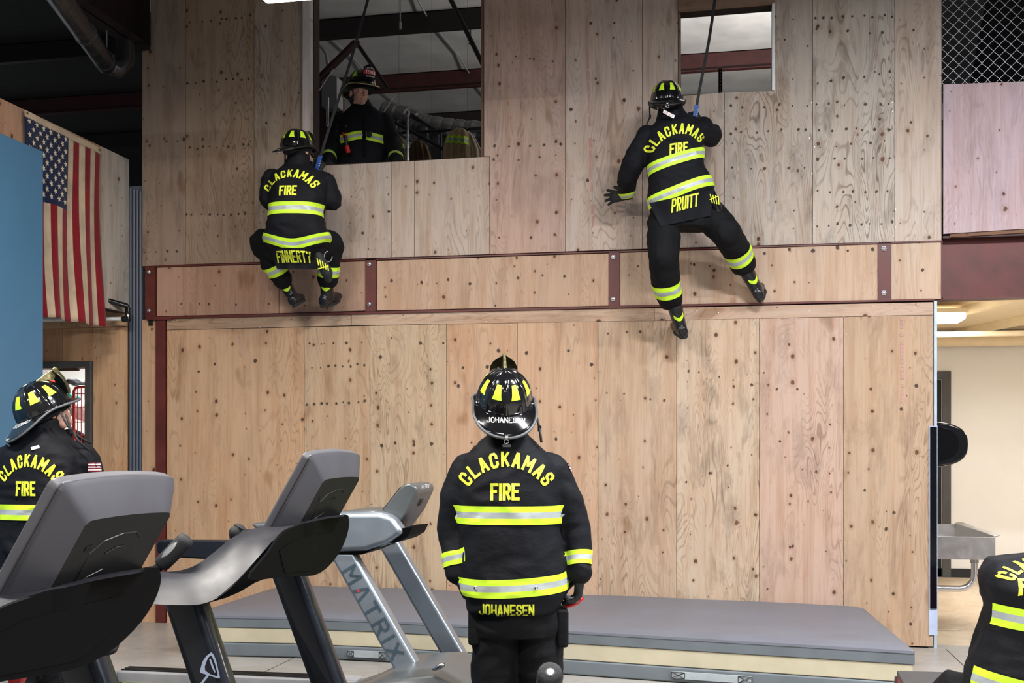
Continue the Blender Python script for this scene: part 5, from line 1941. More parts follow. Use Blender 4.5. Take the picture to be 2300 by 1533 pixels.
# ---------------------------------------------------------------- 1: standing in the centre, seen from behind
d = 4.8
hm = frame(RT * 1 + FW * 0.12, FW * math.cos(.46) + UP_ * math.sin(.46) + RT * -.06)
J = dict(loc=at(1150, 1006, d) * 1.0, R=RT, B=-FW, hm=hm,
         head=at(1136, 925, d - .02), neck0=at(1140, 1000, d + .0),
         torso=[(at(1139, 978, d), .085, .085, None, None), (at(1139, 990, d), .12, .105, None, None), (at(1140, 1008, d), .150, .125, None, None), (at(1141, 1032, d), .195, .148, None, None), (at(1142, 1070, d), .226, .165, None, None), (at(1142, 1130, d), .222, .175, None, None),
                (at(1146, 1200, d), .218, .178, None, None), (at(1150, 1260, d), .226, .182, None, None), (at(1156, 1325, d), .236, .185, None, None),
                (at(1156, 1345, d), .215, .180, None, None), (at(1152, 1368, d), .195, .172, None, None), (at(1152, 1371, d), .16, .15, None, None)],
         larm=([at(1056, 1060, d), at(1030, 1118, d), at(1016, 1185, d + .02), at(1028, 1285, d - .04)], [.088, .080, .066, .052]),
         rarm=([at(1234, 1060, d), at(1266, 1118, d), at(1292, 1185, d + .02), at(1302, 1285, d - .04)], [.088, .080, .068, .054]),
         collar=[(at(1136, 968, d), at(1139, 990, d), .078, .10)],
         hips=[(at(1160, 1330, d), .18, .145, None, None), (at(1160, 1400, d), .195, .15, None, None), (at(1160, 1425, d), .19, .14, None, None)],
         lleg=([at(1112, 1410, d), at(1110, 1560, d), at(1112, 1700, d), at(1108, 1738, d)], [.105, .098, .085, .08]),
         rleg=([at(1210, 1410, d), at(1212, 1560, d), at(1214, 1700, d), at(1220, 1738, d)], [.105, .098, .085, .08]),
         seed=2, amp=.0065, vox=.009)
J['loc'].z = 0
t1, co1, bv1, tb1, bt1 = firefighter(J, 'person in dark turnout coat standing in the middle, back to the camera, head tipped up')
helmet(t1, at(1133, 893, d - .02) - hm @ V((0, 0, .015)), hm, 'JOHANESEN', None,
       [at(1199, 922, d - .0), at(1207, 942, d - .02), at(1212, 962, d - .05), at(1216, 992, d - .09)], s=.98)

c = at(1142, 1110, d)
back_text(t1, bv1, c, RT, UP_, -FW, [
    ('CLACKAMAS', -.008, .122, .064, .0355, .0112, .0058, .188, 0),
    ('FIRE', -.014, -.017, .071, .034, .0122, .0028, 0, 0)])
P('reflective_band', band(bv1, at(1143, 1152, d), UP_, -FW, .077, -86, 86, rmax=.26, lim=tb1), ['lime', 'retro'], t1, smooth=60)
P('reflective_band', band(bv1, at(1156, 1304, d), UP_, -FW, .077, -96, 96, droop=lambda a: -.016 * math.cos(a) + .006 + .012 * math.sin(a), rmax=.27, lim=tb1), ['lime', 'retro'], t1, smooth=60)
back_text(t1, bv1, at(1138, 1358, d), RT, UP_, -FW, [('JOHANESEN', 0, -.024, .052, .0240, .0074, .0020, 0, .0)])
for arm, (x, y), sd in ((J['larm'], (1022, 1258), -1), (J['rarm'], (1300, 1255), 1)):
    a, b = arm[0][2], arm[0][3]
    P('cuff_band', band(bv1, at(x, y, d - .02), (a - b), -FW, .060, -120, 120, rmax=.12), ['lime', 'retro'], t1, smooth=60)
for px in (1068, 1204):
    h_ = bv1.ray_cast(at(px, 1319, 3), (at(px, 1319, 6) - at(px, 1319, 3)).normalized())[0]
    if h_:
        P('snap_button', MD().ball(h_ - FW * .006, (.008, .004, .008), Matrix.Rotation(AL, 3, 'Z')), 'chrome', t1, smooth=180)
h_ = bv1.ray_cast(at(1138, 1000, 3), (at(1138, 1000, 6) - at(1138, 1000, 3)).normalized())[0]
if h_:
    P('hanger_loop', MD().box(h_ - FW * .004, (.034, .006, .014), Matrix.Rotation(AL, 3, 'Z')), 'greysteel', t1, bevel=.002)
glove(t1, at(1030, 1292, d - .04), at(1044, 1335, d - .05) - at(1028, 1292, d - .04), RT, FW, .55, 1.0)
glove(t1, at(1303, 1288, d - .04), at(1300, 1330, d - .02) - at(1304, 1288, d - .04), -RT, FW, .8, 1.02)
for x, sg in ((1112, -1), (1216, 1)):
    an = at(x, 1750, d)
    an.z = .12
    boot(t1, an, FW + RT * .18 * sg, UP_)
for (x, w_) in ((1066, .03), (1262, .03)):
    c_ = at(x, 1400 if x < 1100 else 1405, d)
    P('cargo_pocket', MD().box(c_, (.05, .17, .16), Matrix.Rotation(AL, 3, 'Z')), 'trouser', t1, bevel=.012)
small_flag(co1, bv1, at(1278, 1050, d), RT * .95 - FW * .3, FW * .9 + RT * .3, UP_, .8)
# strap tool in the right hand
tl = T('strap_tool', 'red and grey clamp held in the gloved hand of the middle standing person', 'tool', at(1290, 1350, d - .03))
P('grey_arm', MD().tube([at(1266, 1338, d - .04), at(1280, 1342, d - .04), at(1297, 1342, d - .04), at(1300, 1349, d - .04), at(1290, 1351, d - .04), at(1272, 1346, d - .04)], .0055, 8), 'greysteel', tl, smooth=180)
P('red_grip', MD().tube([at(1270, 1361, d - .03), at(1284, 1359, d - .03), at(1297, 1353, d - .03), at(1308, 1340, d - .02)], [.006, .009, .009, .012], 8), 'red', tl, smooth=180)

# ---------------------------------------------------------------- 2: crouched rappeller on the left
d = 8.42
dR, dB = RT, -FW
hm = frame(RT * .88 - FW * .47, FW * .88 + RT * .47 + UP_ * .04)
dw = 8.86
J = dict(loc=at(668, 690, 8.9), R=RT, B=-FW, hm=hm,
         head=at(672, 345, d + .02), neck0=at(672, 385, d),
         torso=[(at(670, 362, d), .07, .075, None, None), (at(670, 378, d), .12, .10, None, None), (at(671, 392, d - .01), .19, .135, None, None), (at(672, 412, d - .03), .222, .16, None, None), (at(670, 445, d - .05), .212, .18, None, None),
                (at(666, 480, d - .05), .198, .18, None, None), (at(666, 512, d - .04), .222, .19, None, None), (at(667, 535, d - .02), .262, .19, None, None), (at(667, 556, d), .225, .185, None, None), (at(668, 580, d + .01), .15, .16, None, None)],
         larm=([at(612, 405, d), at(606, 448, d + .0), at(625, 430, d + .32), at(668, 400, d + .45)], [.085, .078, .062, .05]),
         rarm=([at(728, 408, d), at(743, 448, d + .03), at(735, 420, d + .28), at(716, 398, d + .36)], [.085, .085, .062, .05]),
         collar=[(at(672, 352, d), at(672, 378, d), .085, .10)],
         hips=[(at(667, 535, d), .18, .15, None, None), (at(668, 570, d + .03), .16, .14, None, None)],
         lleg=([at(645, 560, d + .02), at(592, 545, d + .14), at(612, 592, d + .22), at(636, 628, d + .28)], [.115, .105, .088, .074]),
         rleg=([at(690, 560, d + .02), at(742, 548, d + .16), at(738, 598, d + .22), at(737, 626, d + .26)], [.115, .105, .088, .082]),
         seed=5, amp=.010, vox=.010, tamp=.012)
t2, co2, bv2, tb2, bt2 = firefighter(J, 'person in dark turnout gear crouched against the wall below the left window opening')
helmet(t2, at(668, 332, d + .02) + UP_ * .0, hm, None, None, [at(640, 345, d + .1), at(641, 362, d + .08), at(650, 378, d + .08)], s=.95, trim='black')
c = at(661, 440, d)
back_text(t2, bv2, c, RT, UP_, -FW + UP_ * .1, [('CLACKAMAS', .004, .078, .075, .0375, .0125, .0055, .20, 0), ('FIRE', -.004, -.070, .080, .036, .0130, .0035, 0, 0)])
P('reflective_band', band(bv2, at(666, 477, d - .05), UP_, -FW, .088, -86, 86, rmax=.24, lim=tb2), ['lime', 'retro'], t2, smooth=60)
P('reflective_band', band(bv2, at(667, 548, d - .0), UP_, -FW, .075, -93, 93, droop=lambda a: .045 - .078 * math.cos(a) ** 2, rmax=.30, lim=tb2), ['lime', 'retro'], t2, smooth=60)
tail(t2, (bv2, bt2), ((606, 556), (733, 556), (712, 604), (622, 604)), d, 'FINNERTY', (666, 594), .076, .0325, .0105, .0035, -.02)
for pts, c_, w_ in ((J['lleg'], (617, 606, d + .22), .085), (J['rleg'], (740, 608, d + .22), .085)):
    P('leg_band', band(bt2, at(*c_), (pts[0][1] - pts[0][3]), -FW, w_, -150, 150, rmax=.16), ['lime', 'retro'], t2, smooth=60)
bxl = at(652, 658, dw - .10)
boot(t2, bxl, FW + RT * .42 - UP_ * .45, at(626, 612, d + .3) - at(654, 660, dw - .1), .95, .11, tab=-FW)
bxr = at(734, 655, dw - .13)
boot(t2, bxr, FW + RT * .25 - UP_ * .25, at(737, 610, d + .2) - at(735, 668, dw - .15), .98, .11, tab=-FW)
glove(t2, at(712, 392, d + .36), at(716, 366, d + .36) - at(710, 395, d + .36), FW, -RT, 1.3, 1.0)
glove(t2, at(672, 398, d + .45), at(700, 385, d + .42) - at(668, 400, d + .45), FW, UP_, 1.3, 1.0)
rd = T('work_gloves', 'pair of black and lime patterned gloves clipped at the crouching person\'s hip', 'gloves', at(724, 590, d - .15))
gv = P('glove_bundle', remesh(MD().chain([at(716, 574, d - .16), at(724, 592, d - .17), at(734, 612, d - .15), at(738, 626, d - .13)], [.03, .04, .045, .03]), .005, 2), 'glove', rd, smooth=180)
for k in range(5):
    P('lime_print', MD().tube([at(712 + 6 * k, 588 + 3.6 * k - 8, d - .212), at(716 + 5.4 * k, 600 + 3 * k - 4, d - .216)], .0045, 6), 'limetext', gv)
P('lime_print', MD().tube([at(714, 604, d - .212), at(738, 596, d - .212)], .004, 6), 'limetext', gv)
P('clip_ring', MD().tube([at(737 + 9 * math.cos(k * PI / 8), 576 + 12 * math.sin(k * PI / 8), d - .13) for k in range(13)], .004, 6), 'greysteel', rd, smooth=180)


def strap_thing(lab, a, b, bl, w_=.022):
    t = T('rappel_strap', lab, 'strap', b)
    n_ = 24
    sx = RT * w_

    def seg(f0, f1, wd=1.0, off=0.0):
        md = MD()
        rings = []
        for k in range(n_ + 1):
            f = f0 + (f1 - f0) * k / n_
            p = a.lerp(b, f) - FW * off + RT * (.008 * math.sin(f * 5))
            rings.append([p - sx * wd / 2, p + sx * wd / 2, p + sx * wd / 2 + FW * .004, p - sx * wd / 2 + FW * .004])
        return md.loft(rings)
    P('webbing', seg(0, 1), 'strapblack', t)
    P('blue_sleeve', seg(1 - bl, 1, 1.5, .003), 'strapblue', t)
    md = MD()
    for k in range(3):
        p = a.lerp(b, 1 - bl * (.45 + .12 * k)) - FW * .0045
        md.add([p, p + RT * .010, p + RT * .010 + UP_ * .006, p + UP_ * .006], [(0, 1, 2, 3)])
    P('white_print', md, 'decalwhite', t)
    return t


strap_thing('dark strap with a blue end, held by the crouching person on the left', at(834, -30, 8.75), at(710, 392, d + .30), .10)
strap_thing('dark strap with a blue end, held by the person climbing on the right', at(1609, -30, 8.2), at(1561, 276, 8.15), .13)

# ---------------------------------------------------------------- 3: swinging rappeller on the right
d = 8.0
hm = frame(RT * .97 - FW * .2, FW * .95 + RT * .12 + UP_ * .12)
tw = math.radians(12)                      # trunk leaning
TR = (RT * math.cos(.20) + UP_ * math.sin(.20)).normalized()
TU = (UP_ * math.cos(.02) - RT * .05).normalized()
J = dict(loc=at(1540, 740, 8.3), R=TR, B=-FW, hm=hm,
         head=at(1503, 238, d + .0), neck0=at(1508, 268, d),
         torso=[(at(1508, 248, d), .075, .075, None, None), (at(1509, 268, d), .12, .10, None, None), (at(1511, 282, d), .19, .13, None, None), (at(1514, 305, d), .225, .155, None, None), (at(1514, 345, d - .02), .205, .165, None, None),
                (at(1520, 385, d - .02), .205, .17, None, None), (at(1526, 415, d - .01), .225, .175, None, None), (at(1528, 440, d), .245, .18, None, None), (at(1528, 465, d + .01), .215, .17, None, None), (at(1528, 485, d + .02), .16, .14, None, None)],
         e=2.5,
         larm=([at(1455, 308, d), at(1424, 362, d + .03), at(1408, 400, d + .12), at(1408, 432, d + .24)], [.088, .082, .072, .060]),
         rarm=([at(1578, 290, d), at(1597, 306, d + .08), at(1600, 300, d + .18), at(1570, 285, d + .26)], [.088, .076, .07, .05]),
         collar=[(at(1507, 246, d), at(1508, 266, d), .092, .11)],
         hips=[(at(1528, 455, d + .01), .19, .155, None, None), (at(1535, 490, d + .02), .215, .155, None, None), (at(1545, 515, d + .02), .17, .13, RT, None)],
         lleg=([at(1492, 505, d + .02), at(1490, 575, d - .03), at(1496, 640, d + .1), at(1505, 668, d + .17)], [.128, .112, .100, .094]),
         rleg=([at(1588, 480, d + .02), at(1630, 520, d - .02), at(1657, 565, d + .12), at(1668, 592, d + .2)], [.125, .108, .100, .094]),
         seed=9, amp=.009, vox=.010, tamp=.010)
t3p, co3, bv3, tb3, bt3 = firefighter(J, 'person swinging spread-legged from a strap high on the wall below the small window opening')
helmet(t3p, at(1498, 226, d), hm, None, None, [at(1459, 240, d + .05), at(1460, 262, d + .03), at(1449, 288, d + .02)], s=.95, trim='black')
c = at(1513, 330, d)
back_text(t3p, bv3, c, TR, TU, -FW, [('CLACKAMAS', -.006, .045, .080, .0375, .0125, .0055, .20, .0), ('FIRE', .004, -.100, .080, .036, .0130, .004, 0, -.08)])
P('reflective_band', band(bv3, at(1515, 370, d - .02), UP_ - TR * .20, -FW, .075, -88, 92, rmax=.26, droop=lambda a: .004 + .020 * math.sin(a), off=.008, lim=tb3), ['lime', 'retro'], t3p, smooth=60)
P('reflective_band', band(bv3, at(1528, 436, d), UP_ - TR * .22, -FW, .078, -90, 94, rmax=.28, droop=lambda a: .004 + .028 * math.sin(a), lim=tb3), ['lime', 'retro'], t3p, smooth=60)
tail(t3p, (bv3, bt3), ((1458, 456), (1604, 424), (1596, 484), (1484, 508)), d, 'PRUITT', (1531, 480), .090, .0335, .0120, .0030, .24)
for pts, c_ in ((J['lleg'], (1499, 647, d + .1)), (J['rleg'], (1658, 573, d + .13))):
    P('leg_band', band(bt3, at(*c_), (pts[0][1] - pts[0][3]), -FW, .105 if c_[0] < 1600 else .095, -150, 150, rmax=.16), ['lime', 'retro'], t3p, smooth=60)
a, b = J['larm'][0][2], J['larm'][0][3]
P('cuff_band', band(bv3, at(1409, 440, d + .22), (UP_ - RT * .25 - FW * .4), -FW, .055, -150, 150, rmax=.12), ['lime', 'retro'], t3p, smooth=60)
boot(t3p, at(1525, 722, d + .24), FW + RT * .25 - UP_ * .6, at(1508, 668, d + .14) - at(1527, 735, d + .24), 1.0, .14, tab=-FW)
boot(t3p, at(1694, 640, d + .26), FW * .9 + RT * .45 - UP_ * .1, at(1672, 598, d + .2) - at(1704, 658, d + .28), 1.0, .14, tab=-FW)
glove(t3p, at(1404, 440, d + .30), at(1360, 442, d + .38) - at(1404, 440, d + .30), FW, UP_ - RT * .15, .25, 1.05, .28)
glove(t3p, at(1572, 284, d + .24), at(1560, 262, d + .22) - at(1572, 284, d + .24), FW, -RT, 1.3, .98)
ra = T('radio', 'black radio with lime print on the hip of the climber on the right', 'radio', at(1606, 450, d - .05))
P('case', remesh(MD().chain([at(1598, 430, d - .09), at(1606, 455, d - .10), at(1612, 470, d - .09)], [.026, .036, .034]), .006, 2), 'blackgloss', ra, smooth=180)
for k in range(4):
    P('lime_print', MD().tube([at(1595 + 6 * k, 436 + 1.5 * k, d - .135), at(1600 + 5 * k, 456 + 1 * k, d - .141)], .004, 6), 'limetext', ra)
P('lime_print', MD().tube([at(1594, 448, d - .135), at(1614, 440, d - .138)], .004, 6), 'limetext', ra)
P('antenna', MD().tube([at(1596, 428, d - .09), at(1592, 408, d - .08)], .007, 8), 'black', ra, smooth=60)
ht = T('name_tag', 'pale numbered tag clipped to the right climber\'s helmet rim', 'tag', at(1500, 256, d - .17))
P('ring', MD().tube([at(1490 + 5 * math.cos(k * PI / 6), 238 + 6 * math.sin(k * PI / 6), d - .17) for k in range(13)], .0016, 6), 'chrome', ht, smooth=180)
P('plate', MD().prism([at(1491, 246, d - .172), at(1516, 259, d - .172), at(1513, 266, d - .172), at(1489, 253, d - .172)], FW * .002), 'decalwhite', ht)
e1 = (at(1516, 259, d) - at(1491, 246, d)).normalized()
e2 = V((0, 0, 1)) - e1 * e1.z
e2.normalize()
P('plate_digits', lay(text2d('20-01', .017, .011, .003, .003, .1), lambda u_, v_: at(1502, 256, d - .1735) + e1 * u_ + e2 * (v_ - .0085)), 'decalred', ht)

# ---------------------------------------------------------------- 4: person in the left window opening, facing out
d = 9.85
hm = frame(-RT * .80 - FW * .58, -FW * .80 + RT * .58)
R4 = -RT
J = dict(loc=at(815, 400, d), R=-RT, B=FW, hm=hm,
         head=at(806, 212, d - .03), neck0=at(812, 245, d),
         torso=[(at(814, 236, d), .075, .08, None, None), (at(814, 248, d), .13, .11, None, None), (at(815, 262, d), .19, .13, None, None), (at(816, 285, d), .22, .15, None, None), (at(816, 325, d), .225, .165, None, None), (at(816, 365, d), .235, .17, None, None), (at(816, 410, d), .24, .17, None, None), (at(816, 415, d), .2, .15, None, None)],
         larm=([at(862, 275, d), at(882, 318, d - .05), at(888, 345, d - .22), at(890, 362, d - .38)], [.085, .075, .066, .056]),
         rarm=([at(768, 275, d), at(748, 318, d - .05), at(740, 345, d - .22), at(737, 360, d - .38)], [.085, .075, .066, .056]),
         collar=[(at(812, 236, d), at(814, 250, d), .088, .105)],
         hips=[(at(816, 400, d), .19, .15, None, None), (at(816, 450, d), .19, .15, None, None)],
         lleg=([at(838, 450, d), at(840, 560, d), at(842, 560 + 0, d), ], [.10, .085, .08]),
         rleg=([at(792, 450, d), at(790, 560, d), at(790, 560, d)], [.10, .085, .08]),
         seed=12, amp=.008, vox=.010, hvox=.0048, eyes=True)
zdeck = 2.98
for k_, x in (('lleg', 840), ('rleg', 790)):
    p_ = at(x, 450, d)
    J[k_] = ([p_, V((p_.x, p_.y, zdeck + .45)), V((p_.x, p_.y, zdeck + .12))], [.10, .085, .075])
t4, co4, bv4, tb4, bt4 = firefighter(J, 'person in dark coat standing inside the left window opening, facing out')
helmet(t4, at(812, 194, d - .03), hm, None, 'TEAM 4', None, s=.98, trim='brass')
P('chest_band', band(bv4, at(816, 318, d), UP_, -FW, .075, -58, 58, rmax=.30, droop=lambda a: .014 * math.cos(3 * a)), ['lime', 'retro'], t4, smooth=60)
for k_, (x, y) in (('larm', (890, 360)), ('rarm', (738, 358))):
    a, b = J[k_][0][2], J[k_][0][3]
    P('cuff_band', band(bv4, a.lerp(b, .62), (a - b), -FW, .06, -170, 170, rmax=.12), ['lime', 'retro'], t4, smooth=60)
    glove(t4, b + (b - a).normalized() * .03, (b - a).normalized() + V((0, -.2, -.35)), -UP_, (RT if x > 800 else -RT) * -1, .7, 1.0)
P('zip_flap', MD().loft([[bv4.ray_cast(at(x, y, 8), (at(x, y, 10) - at(x, y, 8)).normalized())[0] - FW * o_ for x, o_ in ((814, .006), (821, .008), (823, .0), (812, .0))] for y in (262, 285, 310, 335, 352)]), 'knit', t4, smooth=60)
for x in (838, 792):
    boot(t4, V((at(x, 450, d).x, at(x, 450, d).y, zdeck + .125)), -FW, UP_)
fl_ = T('hand_light', 'red and black light clipped to the chest of the person in the window opening', 'flashlight', at(778, 335, d - .25))
P('red_head', MD().tube([at(771, 300, d - .23), at(772, 306, d - .25), at(781, 306, d - .25)], .014, 10), 'red', fl_, smooth=60)
P('barrel', MD().tube([at(776, 304, d - .25), at(779, 330, d - .25)], .017, 12), 'black', fl_, smooth=60)
P('red_tail', MD().tube([at(779, 328, d - .25), at(783, 344, d - .25)], .021, 12), 'red', fl_, smooth=60)
P('clip', MD().tube([at(776, 298, d - .25), at(775, 286, d - .24), at(779, 280, d - .23), at(781, 286, d - .24)], .003, 6), 'chrome', fl_, smooth=60)
mk = T('microphone', 'small dark speaker microphone hanging at the window person\'s chest', 'microphone', at(830, 295, d - .2))
P('case', MD().box(at(829, 300, d - .2), (.045, .02, .055), Matrix.Rotation(AL, 3, 'Z')), 'tdark', mk, bevel=.01)
P('cord', MD().tube([at(824, 296, d - .2), at(820, 286, d - .2), at(822, 272, d - .17)], .004, 6), 'black', mk, smooth=60)

# ---------------------------------------------------------------- 5: standing at the left edge, looking up to the right
d = 5.65
yaw = math.radians(40)
R5 = (RT * math.cos(.35) - FW * math.sin(.35)).normalized()
B5 = (-FW * math.cos(.35) - RT * math.sin(.35)).normalized()
hf = (FW * .62 + RT * .72 + UP_ * .52).normalized()
hm = frame(RT * .70 - FW * .74, hf)
J = dict(loc=at(95, 1006, d), R=R5, B=B5, hm=hm,
         head=at(106, 925, d), neck0=at(100, 990, d),
         torso=[(at(100, 968, d), .085, .09, None, None), (at(99, 986, d), .13, .12, None, None), (at(98, 1002, d), .19, .14, None, None), (at(97, 1024, d), .225, .158, None, None), (at(96, 1060, d), .24, .17, None, None), (at(94, 1120, d), .225, .175, None, None), (at(95, 1190, d), .22, .178, None, None), (at(98, 1260, d), .23, .18, None, None),
                (at(98, 1310, d), .235, .185, None, None), (at(98, 1345, d), .2, .17, None, None)],
         larm=([at(18, 1040, d), at(6, 1110, d + .02), at(8, 1170, d - .02), at(40, 1235, d - .12)], [.088, .078, .068, .058]),
         rarm=([at(182, 1035, d), at(206, 1100, d + .05), at(215, 1160, d + .12), at(200, 1230, d + .2)], [.092, .080, .068, .058]),
         collar=[(at(102, 960, d), at(100, 990, d), .085, .105)],
         hips=[(at(98, 1310, d), .185, .15, None, None), (at(98, 1370, d), .19, .15, None, None)],
         seed=15, amp=.008, vox=.010, hvox=.0055)
J['loc'].z = 0
for k_, x in (('lleg', 60), ('rleg', 140)):
    p_ = at(x, 1360, d)
    J[k_] = ([p_, V((p_.x, p_.y, .45)), V((p_.x, p_.y, .12))], [.105, .092, .08])
t5, co5, bv5, tb5, bt5 = firefighter(J, 'person in black helmet at the left edge looking up beside the blue partition')
helmet(t5, at(100, 916, d) + hm @ V((0, -.01, .0)), hm, 'JACOBO', None,
       [at(136, 925, d - .12), at(146, 945, d - .13), at(160, 968, d - .12), at(185, 985, d - .08), at(206, 996, d - .06)], s=.98, name_u=.034)
P('chin_strap', MD().tube([at(148, 930, d - .10), at(158, 958, d - .10), at(172, 985, d - .12), at(200, 1012, d - .1)], .006, 8), 'strapblack', t5, smooth=180)
c = at(96, 1080, d)
UB = (B5).normalized()
back_text(t5, bv5, c, R5, UP_, -FW, [('CLACKAMAS', .0, .075, .064, .0320, .0110, .0050, .165, 0), ('FIRE', -.008, -.068, .073, .032, .0120, .0028, 0, 0)])
P('reflective_band', band(bv5, at(94, 1146, d), UP_, B5, .076, -85, 85, rmax=.255, lim=tb5), ['lime', 'retro'], t5, smooth=60)
P('reflective_band', band(bv5, at(98, 1290, d), UP_, B5, .076, -90, 90, rmax=.26), ['lime', 'retro'], t5, smooth=60)
h_ = bv5.ray_cast(at(80, 1005, 4), (at(80, 1005, 6) - at(80, 1005, 4)).normalized())[0]
if h_:
    P('hanger_loop', MD().box(h_ - FW * .004, (.04, .006, .016), Matrix.Rotation(AL + .2, 3, 'Z') @ Matrix.Rotation(-.3, 3, 'Y')), 'decalwhite', t5, bevel=.002)
small_flag(co5, bv5, at(208, 1048, d), -FW * .8 + RT * .6, RT * .8 + FW * .6, UP_, .95)
for k_ in ('larm', 'rarm'):
    a, b = J[k_][0][2], J[k_][0][3]
    glove(t5, b + (b - a).normalized() * .03, (b - a), R5 * (1 if k_ == 'larm' else -1), FW, .7)
for x in (60, 140):
    p_ = at(x, 1360, d)
    boot(t5, V((p_.x, p_.y, .12)), FW, UP_)

# ---------------------------------------------------------------- 6: seated at the right edge, bending
d = 4.25
R6 = (RT * .97 - UP_ * .12 - FW * .1).normalized()
hm = frame(RT, FW * .8 - UP_ * .5)
J = dict(loc=at(2330, 1600, d), R=R6, B=-FW, hm=hm,
         head=at(2440, 1235, d + .26), neck0=at(2385, 1272, d + .12),
         torso=[(at(2372, 1246, d + .1), .08, .08, None, None), (at(2362, 1256, d + .07), .14, .11, None, None), (at(2346, 1270, d + .04), .20, .150, None, None), (at(2340, 1296, d + .01), .215, .172, None, None), (at(2338, 1330, d - .01), .210, .180, None, None), (at(2340, 1375, d - .01), .195, .175, None, None),
                (at(2330, 1420, d), .20, .178, None, None), (at(2326, 1475, d), .218, .185, None, None), (at(2322, 1530, d), .235, .195, None, None), (at(2318, 1580, d), .24, .2, None, None), (at(2318, 1590, d), .2, .15, None, None)],
         larm=([at(2296, 1312, d + .10), at(2280, 1356, d + .27), at(2300, 1400, d + .35), at(2340, 1440, d + .42)], [.080, .072, .062, .055]),
         rarm=([at(2440, 1320, d + .02), at(2462, 1390, d + .2), at(2440, 1440, d + .34), at(2400, 1450, d + .42)], [.080, .072, .062, .055]),
         collar=[(at(2395, 1250, d + .14), at(2378, 1266, d + .08), .075, .09)],
         hips=[(at(2318, 1560, d), .20, .17, None, None), (at(2318, 1620, d), .21, .18, None, None)],
         seed=21, amp=.007, vox=.010, sm=12)
a6 = at(2272, 1612, d)
b6 = at(2400, 1612, d)
J['lleg'] = ([a6, a6 + FW * .42 - RT * .05, a6 + FW * .46 - UP_ * .22, V((a6.x, a6.y, .12)) + FW * .45], [.115, .10, .088, .08])
J['rleg'] = ([b6, b6 + FW * .42 + RT * .05, b6 + FW * .46 - UP_ * .22, V((b6.x, b6.y, .12)) + FW * .45], [.115, .10, .088, .08])
J['loc'].z = 0
t6, co6, bv6, tb6, bt6 = firefighter(J, 'person in dark turnout coat sitting bent forward, cut off by the right edge')
helmet(t6, at(2455, 1222, d + .28), hm, None, None, None, s=.98)
c = at(2345, 1305, d) - FW * .16
back_text(t6, bv6, c, RT, UP_ * .88 + FW * .47, -FW * .88 + UP_ * .47, [('CLACKAMAS', -.035, .090, .060, .0300, .0108, .0042, .150, -.10), ('FIRE', -.105, -.034, .068, .034, .0125, .0028, 0, -.14)])
P('reflective_band', band(bv6, at(2338, 1390, d), UP_ + RT * .14, -FW, .080, -80, 88, rmax=.24, lim=tb6), ['lime', 'retro'], t6, smooth=60)
P('reflective_band', band(bv6, at(2308, 1545, d), UP_ + RT * .22, -FW, .085, -90, 90, rmax=.30), ['lime', 'retro'], t6, smooth=60)
for k_ in ('larm', 'rarm'):
    a, b = J[k_][0][2], J[k_][0][3]
    glove(t6, b + (b - a).normalized() * .03, (b - a), -UP_, (RT if k_ == 'larm' else -RT), .8)
for p_ in (a6, b6):
    boot(t6, V((p_.x, p_.y, .12)) + FW * .47, FW, UP_)
st6 = T('stool', 'black padded stool under the seated person at the right edge', 'stool', V((at(2305, 1600, d).x, at(2305, 1600, d).y, 0)))
c_ = at(2305, 1700, d)
zs_ = at(2305, 1640, d).z - .10
P('seat', MD().tube([V((c_.x, c_.y, zs_ - .06)), V((c_.x, c_.y, zs_))], .19, 28), 'boxtop', st6, bevel=.01)
for k in range(4):
    an = PI / 4 + k * PI / 2
    P('leg', MD().tube([V((c_.x + .13 * math.cos(an), c_.y + .13 * math.sin(an), zs_ - .05)), V((c_.x + .2 * math.cos(an), c_.y + .2 * math.sin(an), 0.0))], .014), 'black', st6, smooth=60)

# ================================================================== FLAG
fgt = T('flag', 'faded American flag hung vertically on the plywood side wall, left', 'flag', (-4.99, 7.6, 2.42))
f_tl, f_tr = onX(52, 252, -4.985), onX(223, 338, -4.985)
z_top = (f_tl.z + f_tr.z) / 2
z_topL, z_topR = f_tl.z, f_tr.z
z_bot = onX(243, 737, -4.985).z
YA, YB_ = f_tl.y, f_tr.y


def fpos(u, v, off=0.0):
    """u 0..1 across (0 = left), v 0..1 down"""
    y = YA + (YB_ - YA) * (u + 0.06 * v * v * (1 if u > -1 else 1) + 0.012 * math.sin(v * 5 + u * 3))
    z = (z_topL * (1 - u) + z_topR * u) * (1 - v) + (z_bot + .006 * math.sin(u * 22)) * v
    x = -4.985 + 0.010 + (0.004 + 0.012 * v) * math.sin(u * 17 + v * 2.5) + 0.008 * v * math.sin(u * 40) * .4 + off
    return V((x, y, z))


NU = 13
md = MD()
rows = 40
sub = 4
can_u, can_v = 7 / 13 * 1.02, 0.40
for j in range(rows + 1):
    for i in range(NU * sub + 1):
        md.v.append(fpos(0.0 + i / (NU * sub), j / rows * .985 + .015))
for j in range(rows):
    for i in range(NU * sub):
        a = j * (NU * sub + 1) + i
        md.f.append((a, a + 1, a + NU * sub + 2, a + NU * sub + 1))
        s_ = i // sub
        inc = s_ < 7 and j < rows * .40
        md.m.append(2 if inc else ((NU - 1 - s_) % 2))
P('cloth', md, ['flagred', 'flagwhite', 'flagblue'], fgt, smooth=180, solid=.002)
P('header_band', MD().loft([[fpos(i / 12, -.012), fpos(i / 12, .02), fpos(i / 12, .02, .004), fpos(i / 12, -.012, .004)] for i in range(13)]), 'flagwhite', fgt)
for u in (.02, .98):
    p = fpos(u, .0, .006)
    P('grommet', MD().tube([p, p + V((.004, 0, 0))], .010, 12), 'brass', fgt, smooth=40)
star = MD()
